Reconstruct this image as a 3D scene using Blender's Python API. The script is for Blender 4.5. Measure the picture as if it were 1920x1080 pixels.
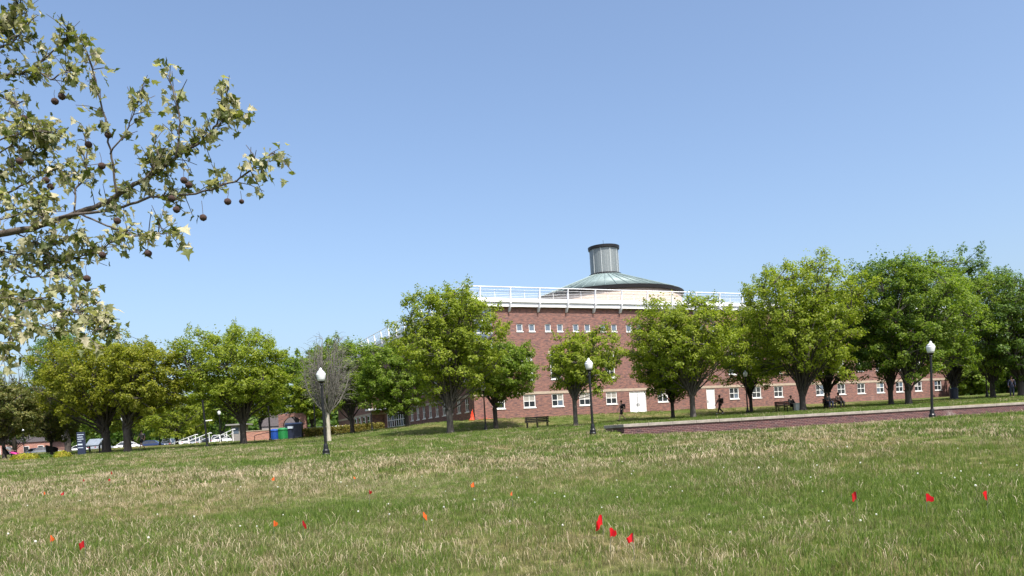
import bpy, math, random
import numpy as np
from mathutils import Vector, Matrix

# ------------------------------------------------------------------ scene, camera, light
scene = bpy.context.scene
for o in list(bpy.data.objects):
    bpy.data.objects.remove(o, do_unlink=True)
col = scene.collection
R = math.radians
F, CX, HY, ROLL, EYE = 1507.0, 960.0, 826.0, R(3.5), 1.65
CR, SR = math.cos(ROLL), math.sin(ROLL)

cam_d = bpy.data.cameras.new('camera')
cam = bpy.data.objects.new('camera', cam_d); col.objects.link(cam)
cam_d.sensor_width = 36.0
cam_d.lens = 36.0 * F / 1920.0
cam_d.shift_y = (HY - 540.0) / 1920.0
cam_d.clip_start = 0.05; cam_d.clip_end = 6000
cam.matrix_world = Matrix(((CR, SR, 0, 0), (0, 0, -1, 0), (-SR, CR, 0, EYE), (0, 0, 0, 1)))
scene.camera = cam

SUN_EL = R(57); SUN_AZ = R(150)            # azimuth clockwise from +Y
SUN = Vector((math.sin(SUN_AZ)*math.cos(SUN_EL), math.cos(SUN_AZ)*math.cos(SUN_EL), math.sin(SUN_EL)))
world = bpy.data.worlds.new('World'); scene.world = world; world.use_nodes = True
wn = world.node_tree.nodes; wl = world.node_tree.links; wn.clear()
sky = wn.new('ShaderNodeTexSky'); sky.sky_type = 'NISHITA'; sky.sun_disc = False
sky.sun_elevation = SUN_EL; sky.sun_rotation = SUN_AZ
sky.air_density = 1.0; sky.dust_density = 3.5; sky.ozone_density = 3.0; sky.altitude = 0
bg = wn.new('ShaderNodeBackground'); bg.inputs['Strength'].default_value = 0.15
wo = wn.new('ShaderNodeOutputWorld')
wl.new(sky.outputs[0], bg.inputs[0]); wl.new(bg.outputs[0], wo.inputs[0])
sd = bpy.data.lights.new('sun', 'SUN'); sd.energy = 4.4; sd.angle = R(0.53); sd.color = (1.0, 0.955, 0.88)
so = bpy.data.objects.new('sun', sd); col.objects.link(so)
so.rotation_euler = SUN.to_track_quat('Z', 'Y').to_euler(); so.location = (60, -90, 150)
scene.view_settings.view_transform = 'Standard'; scene.view_settings.look = 'None'
scene.view_settings.exposure = 0.70; scene.view_settings.gamma = 1.0
scene.view_settings.use_curve_mapping = False
scene.render.engine = 'CYCLES'
scene.render.resolution_x = 1024; scene.render.resolution_y = 576

# ------------------------------------------------------------------ terrain height and placing
AX = Vector((0.906, 0.4226)).normalized()          # direction along the building front
NX = Vector((AX.y, -AX.x))                         # outward normal of the front
CORNER = Vector((-3.37, 76.3))                     # near corner of the building
WALL0 = Vector((5.6, 40.0)); WALL_L = 46.0         # near corner of the low wall

def sm(a, b, x):
    t = np.clip((x - a) / (b - a), 0, 1); return t*t*(3 - 2*t)

def zg(X, Y):
    X = np.asarray(X, float); Y = np.asarray(Y, float)
    yc = np.maximum(Y, -30)
    base = np.where(yc < 36, 0.0445*yc, 1.602 + 0.0345*(np.minimum(yc, 98) - 36))
    right = np.minimum(base, 1.43 - 0.006*np.maximum(yc - 32, 0))
    u = (X - WALL0.x)*AX.x + (Y - WALL0.y)*AX.y
    d = -((X - WALL0.x)*NX.x + (Y - WALL0.y)*NX.y)      # >0 behind the wall front
    front = base*(1 - sm(-5, 2.5, u)) + right*sm(-5, 2.5, u)
    terr = np.maximum(base, 2.0)
    side = sm(0.1, 0.5, u)
    behind = base*(1 - side) + terr*side
    h = np.where(d > 0.25, behind, front)
    df = (X - CORNER.x)*NX.x + (Y - CORNER.y)*NX.y      # distance in front of building front plane
    uu = (X - CORNER.x)*AX.x + (Y - CORNER.y)*AX.y
    k = (1 - sm(1.0, 10.0, df)) * sm(-16, -2, uu) * (1 - sm(110, 150, Y))
    h = h*(1 - k) + np.maximum(h, 3.75)*k
    und = 0.05*np.sin(X*0.31 + 1.3)*np.sin(Y*0.23) + 0.03*np.sin(X*0.9 + Y*0.7)
    return h + und*sm(4, 12, Y)*(1 - sm(60, 90, Y))*np.where(d > -1.5, 0.3, 1.0)

def Z(X, Y): return float(zg(X, Y))

def at(px, py, Y):
    dx, dy = px - CX, HY - py
    return Vector((Y*(dx*CR + dy*SR)/F, Y, EYE + Y*(-dx*SR + dy*CR)/F))

def onground(px, Y):
    z = 1.6
    for _ in range(4):
        v = (z - EYE)/Y*F
        X = Y*((px - CX) + v*SR)/CR/F
        z = Z(X, Y)
    return Vector((X, Y, z))

def ray_front(px, py):
    """u along the building front and height for a pixel on the front plane"""
    p = at(px, py, 1.0); dx, dz = p.x, p.z - EYE
    # (dx*Y - C.x)*NX.x + (Y - C.y)*NX.y = 0
    Y = (CORNER.x*NX.x + CORNER.y*NX.y)/(dx*NX.x + NX.y)
    return (dx*Y - CORNER.x)*AX.x + (Y - CORNER.y)*AX.y, EYE + dz*Y

# ------------------------------------------------------------------ materials
MATS = {}
def new_mat(name):
    m = bpy.data.materials.new(name); m.use_nodes = True
    n = m.node_tree.nodes; n.clear()
    out = n.new('ShaderNodeOutputMaterial'); b = n.new('ShaderNodeBsdfPrincipled')
    m.node_tree.links.new(b.outputs[0], out.inputs[0])
    MATS[name] = m
    return m, n, m.node_tree.links, b, out

def ramp(n, stops, interp='LINEAR'):
    r = n.new('ShaderNodeValToRGB'); r.color_ramp.interpolation = interp
    e = r.color_ramp.elements
    while len(e) < len(stops): e.new(0.5)
    for i, (p, c) in enumerate(stops):
        e[i].position = p; e[i].color = (*c, 1)
    return r

def plain(name, c, rough=0.6, metal=0.0, var=0.12, scale=6.0, bump=0.0, spec=0.5):
    m, n, l, b, out = new_mat(name)
    tc = n.new('ShaderNodeTexCoord'); nz = n.new('ShaderNodeTexNoise')
    nz.inputs['Scale'].default_value = scale; nz.inputs['Detail'].default_value = 5
    l.new(tc.outputs['Object'], nz.inputs['Vector'])
    lo = tuple(max(0, x*(1 - var)) for x in c); hi = tuple(min(1, x*(1 + var)) for x in c)
    r = ramp(n, [(0.3, lo), (0.7, hi)]); l.new(nz.outputs[0], r.inputs[0])
    l.new(r.outputs[0], b.inputs['Base Color'])
    b.inputs['Roughness'].default_value = rough; b.inputs['Metallic'].default_value = metal
    b.inputs['Specular IOR Level'].default_value = spec
    if bump:
        bp = n.new('ShaderNodeBump'); bp.inputs['Strength'].default_value = bump
        l.new(nz.outputs[0], bp.inputs['Height']); l.new(bp.outputs[0], b.inputs['Normal'])
    return m

def leaf_mat(name, stops, trans=0.35, rough=0.55, use='island', tcol=1.6, spec=0.3):
    m, n, l, b, out = new_mat(name)
    if use == 'island':
        g = n.new('ShaderNodeNewGeometry'); src = g.outputs['Random Per Island']
    else:
        g = n.new('ShaderNodeObjectInfo'); src = g.outputs['Random']
    r = ramp(n, stops); l.new(src, r.inputs[0])
    l.new(r.outputs[0], b.inputs['Base Color']); b.inputs['Roughness'].default_value = rough
    b.inputs['Specular IOR Level'].default_value = spec
    tr = n.new('ShaderNodeBsdfTranslucent'); mx = n.new('ShaderNodeMixShader')
    gm = n.new('ShaderNodeMix'); gm.data_type = 'RGBA'; gm.blend_type = 'MULTIPLY'
    gm.inputs[0].default_value = 1.0; gm.inputs[7].default_value = (tcol*1.0, tcol*1.08, tcol*0.45, 1)
    l.new(r.outputs[0], gm.inputs[6]); l.new(gm.outputs[2], tr.inputs[0])
    mx.inputs[0].default_value = trans
    l.new(b.outputs[0], mx.inputs[1]); l.new(tr.outputs[0], mx.inputs[2]); l.new(mx.outputs[0], out.inputs[0])
    return m

def brick_mat(name, c1, c2, mortar, bw=0.21, bh=0.072, msize=0.010, patch=0.5, bump=0.4, salt=0.0):
    m, n, l, b, out = new_mat(name)
    tc = n.new('ShaderNodeTexCoord'); sp = n.new('ShaderNodeSeparateXYZ'); l.new(tc.outputs['Object'], sp.inputs[0])
    ad = n.new('ShaderNodeMath'); l.new(sp.outputs[0], ad.inputs[0]); l.new(sp.outputs[1], ad.inputs[1])
    cb = n.new('ShaderNodeCombineXYZ'); l.new(ad.outputs[0], cb.inputs[0]); l.new(sp.outputs[2], cb.inputs[1])
    br = n.new('ShaderNodeTexBrick'); l.new(cb.outputs[0], br.inputs['Vector'])
    br.inputs['Scale'].default_value = 1.0; br.inputs['Brick Width'].default_value = bw
    br.inputs['Row Height'].default_value = bh; br.inputs['Mortar Size'].default_value = msize
    br.inputs['Color1'].default_value = (*c1, 1); br.inputs['Color2'].default_value = (*c2, 1)
    br.inputs['Mortar'].default_value = (*mortar, 1); br.inputs['Bias'].default_value = -0.1
    mp = n.new('ShaderNodeMapping'); mp.inputs['Scale'].default_value = (1.9, 9.0, 1); l.new(cb.outputs[0], mp.inputs[0])
    nz = n.new('ShaderNodeTexNoise'); nz.inputs['Scale'].default_value = 1.0; nz.inputs['Detail'].default_value = 6
    nz.inputs['Roughness'].default_value = 0.75; l.new(mp.outputs[0], nz.inputs['Vector'])
    r = ramp(n, [(0.40, (0.42, 0.46, 0.60)), (0.5, (0.92, 0.90, 0.92)), (0.62, (1.35, 1.2, 1.12))])
    l.new(nz.outputs[0], r.inputs[0])
    mu = n.new('ShaderNodeMix'); mu.data_type = 'RGBA'; mu.blend_type = 'MULTIPLY'; mu.inputs[0].default_value = patch
    l.new(br.outputs['Color'], mu.inputs[6]); l.new(r.outputs[0], mu.inputs[7])
    # pale salt bloom and dark weather stains in irregular patches
    n3 = n.new('ShaderNodeTexNoise'); n3.inputs['Scale'].default_value = 0.35; n3.inputs['Detail'].default_value = 9
    n3.inputs['Roughness'].default_value = 0.7; l.new(cb.outputs[0], n3.inputs['Vector'])
    r3 = ramp(n, [(0.57, (0, 0, 0)), (0.66, (1, 1, 1))]); l.new(n3.outputs[0], r3.inputs[0])
    ms = n.new('ShaderNodeMath'); ms.operation = 'MULTIPLY'; ms.inputs[1].default_value = salt; l.new(r3.outputs[0], ms.inputs[0])
    mx = n.new('ShaderNodeMix'); mx.data_type = 'RGBA'; mx.inputs[7].default_value = (0.42, 0.36, 0.34, 1)
    l.new(ms.outputs[0], mx.inputs[0]); l.new(mu.outputs[2], mx.inputs[6])
    l.new(mx.outputs[2], b.inputs['Base Color']); b.inputs['Roughness'].default_value = 0.85
    bp = n.new('ShaderNodeBump'); bp.inputs['Strength'].default_value = bump; bp.inputs['Distance'].default_value = 0.01
    iv = n.new('ShaderNodeMath'); iv.operation = 'SUBTRACT'; iv.inputs[0].default_value = 1.0
    l.new(br.outputs['Fac'], iv.inputs[1]); l.new(iv.outputs[0], bp.inputs['Height']); l.new(bp.outputs[0], b.inputs['Normal'])
    return m

def glass_mat(name, c, rough=0.06):
    m, n, l, b, out = new_mat(name)
    b.inputs['Base Color'].default_value = (*c, 1); b.inputs['Roughness'].default_value = rough
    b.inputs['Specular IOR Level'].default_value = 0.8
    tc = n.new('ShaderNodeTexCoord'); nz = n.new('ShaderNodeTexNoise'); nz.inputs['Scale'].default_value = 1.3
    l.new(tc.outputs['Object'], nz.inputs['Vector'])
    bp = n.new('ShaderNodeBump'); bp.inputs['Strength'].default_value = 0.06
    l.new(nz.outputs[0], bp.inputs['Height']); l.new(bp.outputs[0], b.inputs['Normal'])
    return m

brick_mat('building_brick', (0.245, 0.102, 0.074), (0.15, 0.070, 0.060), (0.22, 0.155, 0.13), patch=0.95, salt=0.10)
brick_mat('wall_brick', (0.085, 0.024, 0.024), (0.048, 0.017, 0.019), (0.19, 0.125, 0.12), bw=0.24, bh=0.085, msize=0.012, patch=0.7, salt=0.55)
brick_mat('orange_brick', (0.42, 0.17, 0.11), (0.34, 0.13, 0.09), (0.45, 0.33, 0.28), patch=0.5)
plain('stone', (0.37, 0.295, 0.225), 0.8, var=0.12, scale=3, bump=0.1)
plain('cap_stone', (0.27, 0.235, 0.205), 0.85, var=0.22, scale=4, bump=0.2)
plain('white_paint', (0.78, 0.78, 0.80), 0.45, var=0.05, scale=2)
plain('door_white', (0.80, 0.80, 0.82), 0.4, var=0.04, scale=1.5)
plain('frame_white', (0.76, 0.75, 0.73), 0.5, var=0.06)
plain('copper_green', (0.19, 0.25, 0.245), 0.55, 0.1, var=0.2, scale=1.2)
plain('dark_bronze', (0.02, 0.018, 0.02), 0.45, 0.3)
plain('drum_beige', (0.40, 0.315, 0.255), 0.8, var=0.06)
plain('block_mortar', (0.44, 0.465, 0.46), 0.7)
glass_mat('glass_block', (0.19, 0.215, 0.22), 0.35)
plain('window_blind', (0.30, 0.28, 0.25), 0.5)
glass_mat('dark_glass', (0.025, 0.03, 0.035))
glass_mat('blue_glass', (0.10, 0.13, 0.17))
plain('roof_grey', (0.25, 0.24, 0.23), 0.9)
plain('black_metal', (0.012, 0.012, 0.013), 0.38, 0.3)
plain('bench_black', (0.007, 0.0065, 0.0065), 0.7, spec=0.2)
plain('globe_white', (0.70, 0.71, 0.72), 0.25, var=0.04)
plain('navy_metal', (0.018, 0.025, 0.055), 0.4, 0.1)
plain('bin_blue', (0.015, 0.07, 0.33), 0.4)
plain('bin_green', (0.02, 0.20, 0.06), 0.4)
plain('print_pale', (0.45, 0.52, 0.62), 0.5)
plain('panel_grey', (0.22, 0.26, 0.32), 0.15)
plain('tarp_orange', (0.78, 0.07, 0.025), 0.6, var=0.15, scale=10)
plain('rubber', (0.015, 0.015, 0.016), 0.8)
plain('rim_metal', (0.4, 0.4, 0.42), 0.3, 0.9)
plain('asphalt', (0.055, 0.055, 0.058), 0.9, var=0.25, scale=20, bump=0.1)
plain('concrete', (0.42, 0.38, 0.33), 0.85, var=0.1, scale=2)
plain('slate', (0.115, 0.10, 0.105), 0.8, var=0.25, scale=5)
plain('house_wall', (0.24, 0.22, 0.21), 0.9)
plain('utility_pale', (0.55, 0.56, 0.50), 0.5)
plain('lamp_red', (0.4, 0.02, 0.02), 0.3)
for nm, c in (('car_white', (0.75, 0.75, 0.76)), ('car_silver', (0.38, 0.40, 0.42)), ('car_navy', (0.02, 0.035, 0.10)),
              ('car_black', (0.02, 0.02, 0.022)), ('car_grey', (0.16, 0.17, 0.18)), ('car_red', (0.35, 0.03, 0.03))):
    plain(nm, c, 0.22, 0.0 if nm == 'car_white' else 0.3, var=0.02, spec=0.7)
for nm, c in (('cloth_black', (0.012, 0.012, 0.014)), ('cloth_navy', (0.018, 0.022, 0.05)), ('cloth_grey', (0.22, 0.22, 0.24)),
              ('cloth_white', (0.7, 0.68, 0.68)), ('cloth_pink', (0.75, 0.06, 0.30)), ('cloth_brown', (0.05, 0.03, 0.025)),
              ('hair_dark', (0.02, 0.013, 0.01)), ('hair_brown', (0.06, 0.03, 0.018)), ('shoe_dark', (0.03, 0.03, 0.03)),
              ('pack_black', (0.015, 0.013, 0.016)), ('shoe_white', (0.6, 0.6, 0.6))):
    plain(nm, c, 0.8, var=0.2, scale=14, bump=0.15)
plain('skin_light', (0.58, 0.36, 0.27), 0.55, var=0.06)
plain('skin_dark', (0.17, 0.085, 0.055), 0.55, var=0.06)
for nm, c in (('flag_red', (0.75, 0.012, 0.02)), ('flag_orange', (0.85, 0.15, 0.03)), ('flag_dark', (0.42, 0.012, 0.015))):
    leaf_mat(nm, [(0, c), (1, tuple(x*0.85 for x in c))], 0.3, 0.4, tcol=1.2)
plain('wire', (0.25, 0.25, 0.26), 0.4, 0.8)

def bark(name, lo, hi, sc=5):
    m, n, l, b, out = new_mat(name)
    tc = n.new('ShaderNodeTexCoord'); mp = n.new('ShaderNodeMapping'); mp.inputs['Scale'].default_value = (sc, sc, sc*0.25)
    l.new(tc.outputs['Object'], mp.inputs[0])
    nz = n.new('ShaderNodeTexNoise'); nz.inputs['Scale'].default_value = 2.0; nz.inputs['Detail'].default_value = 8
    nz.inputs['Roughness'].default_value = 0.7; l.new(mp.outputs[0], nz.inputs['Vector'])
    r = ramp(n, [(0.3, lo), (0.7, hi)]); l.new(nz.outputs[0], r.inputs[0]); l.new(r.outputs[0], b.inputs['Base Color'])
    b.inputs['Roughness'].default_value = 0.9
    bp = n.new('ShaderNodeBump'); bp.inputs['Strength'].default_value = 0.6; bp.inputs['Distance'].default_value = 0.03
    l.new(nz.outputs[0], bp.inputs['Height']); l.new(bp.outputs[0], b.inputs['Normal'])
    return m
bark('bark_dark', (0.022, 0.018, 0.015), (0.075, 0.063, 0.055))
bark('bark_grey', (0.038, 0.033, 0.029), (0.115, 0.10, 0.088))
bark('bark_pale', (0.26, 0.23, 0.18), (0.46, 0.42, 0.34))
bark('bark_dead', (0.085, 0.08, 0.068), (0.21, 0.195, 0.17))
bark('bark_plane', (0.045, 0.035, 0.03), (0.16, 0.13, 0.105), 20)
bark('seed_fuzz', (0.035, 0.02, 0.02), (0.11, 0.06, 0.045), 120)

leaf_mat('leaf_fresh', [(0, (0.12, 0.165, 0.014)), (0.5, (0.195, 0.245, 0.022)), (1, (0.29, 0.32, 0.04))], 0.48)
leaf_mat('leaf_mid', [(0, (0.085, 0.145, 0.015)), (0.5, (0.145, 0.21, 0.023)), (1, (0.22, 0.275, 0.04))], 0.46)
leaf_mat('leaf_olive', [(0, (0.115, 0.14, 0.012)), (0.5, (0.19, 0.21, 0.018)), (1, (0.28, 0.27, 0.03))], 0.46)
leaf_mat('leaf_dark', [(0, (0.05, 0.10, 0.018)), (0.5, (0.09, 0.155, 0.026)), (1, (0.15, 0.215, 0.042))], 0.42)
leaf_mat('leaf_yellow', [(0, (0.11, 0.15, 0.012)), (0.5, (0.18, 0.23, 0.016)), (1, (0.27, 0.29, 0.025))], 0.42)
leaf_mat('leaf_bronze', [(0, (0.07, 0.095, 0.022)), (0.5, (0.13, 0.145, 0.035)), (1, (0.21, 0.18, 0.065))], 0.38)
leaf_mat('leaf_shrub', [(0, (0.16, 0.20, 0.012)), (0.7, (0.34, 0.34, 0.02)), (1, (0.38, 0.22, 0.06))], 0.3)
leaf_mat('leaf_hedge', [(0, (0.06, 0.075, 0.012)), (0.6, (0.18, 0.17, 0.03)), (1, (0.26, 0.17, 0.05))], 0.3)
PL = [(0, (0.055, 0.075, 0.022)), (0.22, (0.11, 0.135, 0.03)), (0.42, (0.21, 0.22, 0.085)), (0.66, (0.36, 0.35, 0.20)), (1, (0.50, 0.45, 0.32))]  # leaf tones from shaded dark to sunlit pale, the light painted into the colour
leaf_mat('plane_leaf', PL, 0.33, 0.5, 'object', 1.3)
leaf_mat('plane_leaf_mass', PL, 0.33, 0.5, 'island', 1.3)
leaf_mat('grass_green', [(0, (0.045, 0.085, 0.012)), (0.5, (0.115, 0.175, 0.028)), (1, (0.21, 0.255, 0.065))], 0.38)
leaf_mat('grass_olive', [(0, (0.06, 0.06, 0.02)), (0.5, (0.15, 0.15, 0.055)), (1, (0.28, 0.25, 0.12))], 0.3)
leaf_mat('grass_straw', [(0, (0.26, 0.19, 0.12)), (0.6, (0.42, 0.33, 0.23)), (1, (0.60, 0.50, 0.37))], 0.25)
leaf_mat('puff_white', [(0, (0.6, 0.6, 0.58)), (1, (0.75, 0.74, 0.7))], 0.3, 0.8, tcol=1.0)

def ground_mat():
    m, n, l, b, out = new_mat('lawn_soil')
    tc = n.new('ShaderNodeTexCoord')
    n1 = n.new('ShaderNodeTexNoise'); n1.inputs['Scale'].default_value = 0.16; n1.inputs['Detail'].default_value = 6
    n2 = n.new('ShaderNodeTexNoise'); n2.inputs['Scale'].default_value = 5.0; n2.inputs['Detail'].default_value = 8
    n2.inputs['Roughness'].default_value = 0.75
    for x in (n1, n2): l.new(tc.outputs['Object'], x.inputs['Vector'])
    r1 = ramp(n, [(0.38, (0.085, 0.125, 0.028)), (0.5, (0.12, 0.145, 0.042)), (0.64, (0.19, 0.165, 0.075))])
    r2 = ramp(n, [(0.3, (0.25, 0.25, 0.25)), (0.7, (1.3, 1.25, 1.15))])
    l.new(n1.outputs[0], r1.inputs[0]); l.new(n2.outputs[0], r2.inputs[0])
    mu = n.new('ShaderNodeMix'); mu.data_type = 'RGBA'; mu.blend_type = 'MULTIPLY'; mu.inputs[0].default_value = 1.0
    l.new(r1.outputs[0], mu.inputs[6]); l.new(r2.outputs[0], mu.inputs[7]); l.new(mu.outputs[2], b.inputs['Base Color'])
    b.inputs['Roughness'].default_value = 1.0; b.inputs['Specular IOR Level'].default_value = 0.1
    bp = n.new('ShaderNodeBump'); bp.inputs['Strength'].default_value = 0.8; bp.inputs['Distance'].default_value = 0.08
    l.new(n2.outputs[0], bp.inputs['Height']); l.new(bp.outputs[0], b.inputs['Normal'])
ground_mat()

# ------------------------------------------------------------------ mesh helpers
def mesh_np(name, V, Fc):
    """V (n,3) array, Fc (m,k) int array, all faces with k corners"""
    me = bpy.data.meshes.new(name); V = np.asarray(V, np.float32); Fc = np.asarray(Fc, np.int32)
    k = Fc.shape[1]
    me.vertices.add(len(V)); me.vertices.foreach_set('co', V.ravel())
    me.loops.add(Fc.size); me.loops.foreach_set('vertex_index', Fc.ravel())
    me.polygons.add(len(Fc)); me.polygons.foreach_set('loop_start', np.arange(0, Fc.size, k, dtype=np.int32))
    me.update(calc_edges=True); me.validate()
    return me

def link(name, me, mat=None, parent=None):
    o = bpy.data.objects.new(name, me); col.objects.link(o)
    if mat and me is not None and not me.materials: me.materials.append(MATS[mat])
    if parent: o.parent = parent
    return o

def tag(o, label=None, cat=None, group=None, kind=None):
    if label: o['label'] = label
    if cat: o['category'] = cat
    if group: o['group'] = group
    if kind: o['kind'] = kind
    return o

def thing(name, label, cat, loc, rz=0.0, group=None):
    o = bpy.data.objects.new(name, None); col.objects.link(o); o.empty_display_size = 0.3
    o.location = loc; o.rotation_euler = (0, 0, rz)
    return tag(o, label, cat, group)

def copy_tree(o, parent=None):
    c = o.copy(); col.objects.link(c); c.parent = parent
    for ch in list(o.children): copy_tree(ch, c)
    return c

class MB:
    def __init__(s): s.v = []; s.f = []
    def add(s, vs, fs):
        b = len(s.v); s.v += [tuple(v) for v in vs]; s.f += [tuple(i + b for i in f) for f in fs]; return s
    def box(s, x0, x1, y0, y1, z0, z1):
        return s.add([(x, y, z) for z in (z0, z1) for y in (y0, y1) for x in (x0, x1)],
                     [(0, 2, 3, 1), (4, 5, 7, 6), (0, 1, 5, 4), (2, 6, 7, 3), (0, 4, 6, 2), (1, 3, 7, 5)])
    def frustum(s, r0, z0, r1, z1):   # rects (x0,x1,y0,y1)
        a = [(x, y, z0) for y in r0[2:] for x in r0[:2]] + [(x, y, z1) for y in r1[2:] for x in r1[:2]]
        return s.add(a, [(0, 2, 3, 1), (4, 5, 7, 6), (0, 1, 5, 4), (2, 6, 7, 3), (0, 4, 6, 2), (1, 3, 7, 5)])
    def prism(s, poly, y0, y1):       # poly in (x,z)
        n = len(poly)
        vs = [(x, y0, z) for x, z in poly] + [(x, y1, z) for x, z in poly]
        return s.add(vs, [tuple(range(n)), tuple(range(2*n - 1, n - 1, -1))] + [(i, i + n, (i + 1) % n + n, (i + 1) % n) for i in range(n)])
    def tube(s, pts, rad, n=8, caps=True):
        pts = [Vector(p) for p in pts]
        if not hasattr(rad, '__len__'): rad = [rad]*len(pts)
        rings = []; ref = None
        for i, p in enumerate(pts):
            d = (pts[min(i + 1, len(pts) - 1)] - pts[max(i - 1, 0)])
            d = d.normalized() if d.length > 1e-9 else Vector((0, 0, 1))
            if ref is None: ref = Vector((1, 0, 0)) if abs(d.x) < 0.9 else Vector((0, 1, 0))
            a = (ref - d*ref.dot(d)); a = a.normalized() if a.length > 1e-6 else d.orthogonal().normalized()
            ref = a; b = d.cross(a)
            rings.append([p + (a*math.cos(2*math.pi*j/n) + b*math.sin(2*math.pi*j/n))*rad[i] for j in range(n)])
        fs = [(i*n + j, i*n + (j + 1) % n, (i + 1)*n + (j + 1) % n, (i + 1)*n + j) for i in range(len(pts) - 1) for j in range(n)]
        if caps: fs += [tuple(range(n - 1, -1, -1)), tuple((len(pts) - 1)*n + j for j in range(n))]
        return s.add([v for r in rings for v in r], fs)
    def lathe(s, prof, n=24, c=(0, 0, 0)):
        vs = [(c[0] + r*math.cos(2*math.pi*j/n), c[1] + r*math.sin(2*math.pi*j/n), c[2] + z) for r, z in prof for j in range(n)]
        fs = [(i*n + j, i*n + (j + 1) % n, (i + 1)*n + (j + 1) % n, (i + 1)*n + j) for i in range(len(prof) - 1) for j in range(n)]
        fs += [tuple(range(n - 1, -1, -1)), tuple((len(prof) - 1)*n + j for j in range(n))]
        return s.add(vs, fs)
    def sphere(s, c, r, n=10, m=7, sc=(1, 1, 1)):
        prof = [(max(1e-4, math.sin(math.pi*i/m)), -math.cos(math.pi*i/m)) for i in range(m + 1)]
        b = MB().lathe(prof, n)
        return s.add([(c[0] + x*r*sc[0], c[1] + y*r*sc[1], c[2] + z*r*sc[2]) for x, y, z in b.v], b.f)
    def mesh(s, name, smooth=False):
        me = bpy.data.meshes.new(name); me.from_pydata(s.v, [], s.f); me.update()
        if smooth: me.polygons.foreach_set('use_smooth', [True]*len(me.polygons))
        return me
    def build(s, name, mat, parent=None, smooth=False, bevel=0.0, loc=None, rz=None):
        o = link(name, s.mesh(name, smooth), mat, parent)
        if bevel:
            bv = o.modifiers.new('bevel', 'BEVEL'); bv.width = bevel; bv.segments = 2; bv.limit_method = 'ANGLE'
        if loc is not None: o.location = loc
        if rz is not None: o.rotation_euler = (0, 0, rz)
        return o

def nrm(a): return a/np.maximum(np.linalg.norm(a, axis=1, keepdims=True), 1e-9)

def leaf_quads(P, N, S, asp, rng):
    n = len(P)
    t = nrm(np.cross(N, rng.normal(size=(n, 3)))); b = np.cross(N, t)
    S = S[:, None]
    V = np.stack([P + t*S, P + b*S*asp + N*S*0.15, P - t*S, P - b*S*asp + N*S*0.15], 1).reshape(-1, 3)
    return V, np.arange(4*n).reshape(n, 4)

# ------------------------------------------------------------------ ground
def build_ground():
    ys = np.concatenate([np.arange(-40, 4, 4), np.arange(4, 38, 0.7), np.arange(38, 70, 0.25), np.arange(70, 112, 1.0),
                         np.arange(112, 200, 8), np.array([220, 260, 320, 420, 600, 900, 1500, 2600])])
    xs = np.concatenate([np.array([-2500, -1200, -600, -350, -250, -180, -130]), np.arange(-110, -20, 3.0), np.arange(-20, 4, 1.0),
                         np.arange(4, 50, 0.3), np.arange(50, 100, 3.0), np.array([110, 140, 200, 300, 500, 1000, 2500])])
    XX, YY = np.meshgrid(xs, ys)
    V = np.stack([XX, YY, zg(XX, YY)], -1).reshape(-1, 3)
    nx = len(xs); i = np.arange(len(ys) - 1)[:, None]*nx + np.arange(nx - 1)[None]
    i = i.ravel(); Fq = np.stack([i, i + 1, i + nx + 1, i + nx], 1)
    me = mesh_np('ground', V, Fq); me.polygons.foreach_set('use_smooth', [True]*len(me.polygons))
    tag(link('ground', me, 'lawn_soil'), kind='structure')
build_ground()

def flat_sheet(name, mat, pts, z):
    m = MB(); n = len(pts)
    m.add([(x, y, z) for x, y in pts] + [(x, y, z - 0.05) for x, y in pts], [tuple(range(n))] + [(i, i + n, (i + 1) % n + n, (i + 1) % n) for i in range(n)])
    tag(m.build(name, mat), kind='structure')
flat_sheet('parking_lot', 'asphalt', [(-110, 100), (-30, 100), (-30, 160), (-110, 160)], 3.78)

# ------------------------------------------------------------------ brick building
ZB = 3.4
bld = thing('brick_building', 'long red brick building with white roof railing and green copper cupola behind the trees', 'building',
            (CORNER.x, CORNER.y, ZB), math.atan2(AX.y, AX.x))
UL, VD, ZT = 67.0, 46.0, 14.6 - ZB       # front length, depth, brick height
gw = [(935, 752), (993, 752), (1046, 750), (1097, 749), (1147, 747), (1243, 743), (1377, 739), (1419, 737), (1460, 736),
      (1538, 733), (1578, 731), (1615, 730), (1651, 728.7), (1687, 727), (1722, 726), (1759, 724)]
gu = [ray_front(*p)[0] for p in gw]
WZ0, WZ1 = 4.78 - ZB, 6.02 - ZB
fo = []     # openings (u0,u1,w0,w1,kind)
for u in gu: fo.append((u - 0.66, u + 0.66, WZ0, WZ1, 'four'))
for u in gu[1:]: fo.append((u - 0.6, u + 0.6, 7.5 - ZB, 10.0 - ZB, 'tall'))
su = [ray_front(p, 615)[0] for p in (974.3, 997.3, 1027.5, 1050, 1079.7, 1101.5, 1130.2, 1151.6, 1179.1)]
k = su[-1] + 1.3
while k < 62: su += [k, k + 1.75]; k += 3.2
SWZ = 12.62 - ZB
for u in su: fo.append((u - 0.33, u + 0.33, SWZ - 0.37, SWZ + 0.37, 'small'))
d0, d1 = ray_front(1181, 755)[0], ray_front(1212, 755)[0]
e0, e1 = ray_front(1325.5, 750)[0], ray_front(1341, 750)[0]
fo.append((d0, d1, 0.0, 5.98 - ZB, 'double')); fo.append((e0, e1, 0.0, 5.98 - ZB, 'single'))
lo_ = []    # left face openings by distance v from the corner
for i in range(9):
    v = 1.9 + i*2.15
    lo_.append((v - 0.5, v + 0.5, WZ0 - 0.1, WZ1 + 0.1, 'four'))
    if i % 2 == 0: lo_.append((v - 0.5, v + 0.5, 7.5 - ZB, 10.0 - ZB, 'tall'))
lo_.append((21.0, 29.5, 0.0, 6.0 - ZB, 'glazed'))

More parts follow.
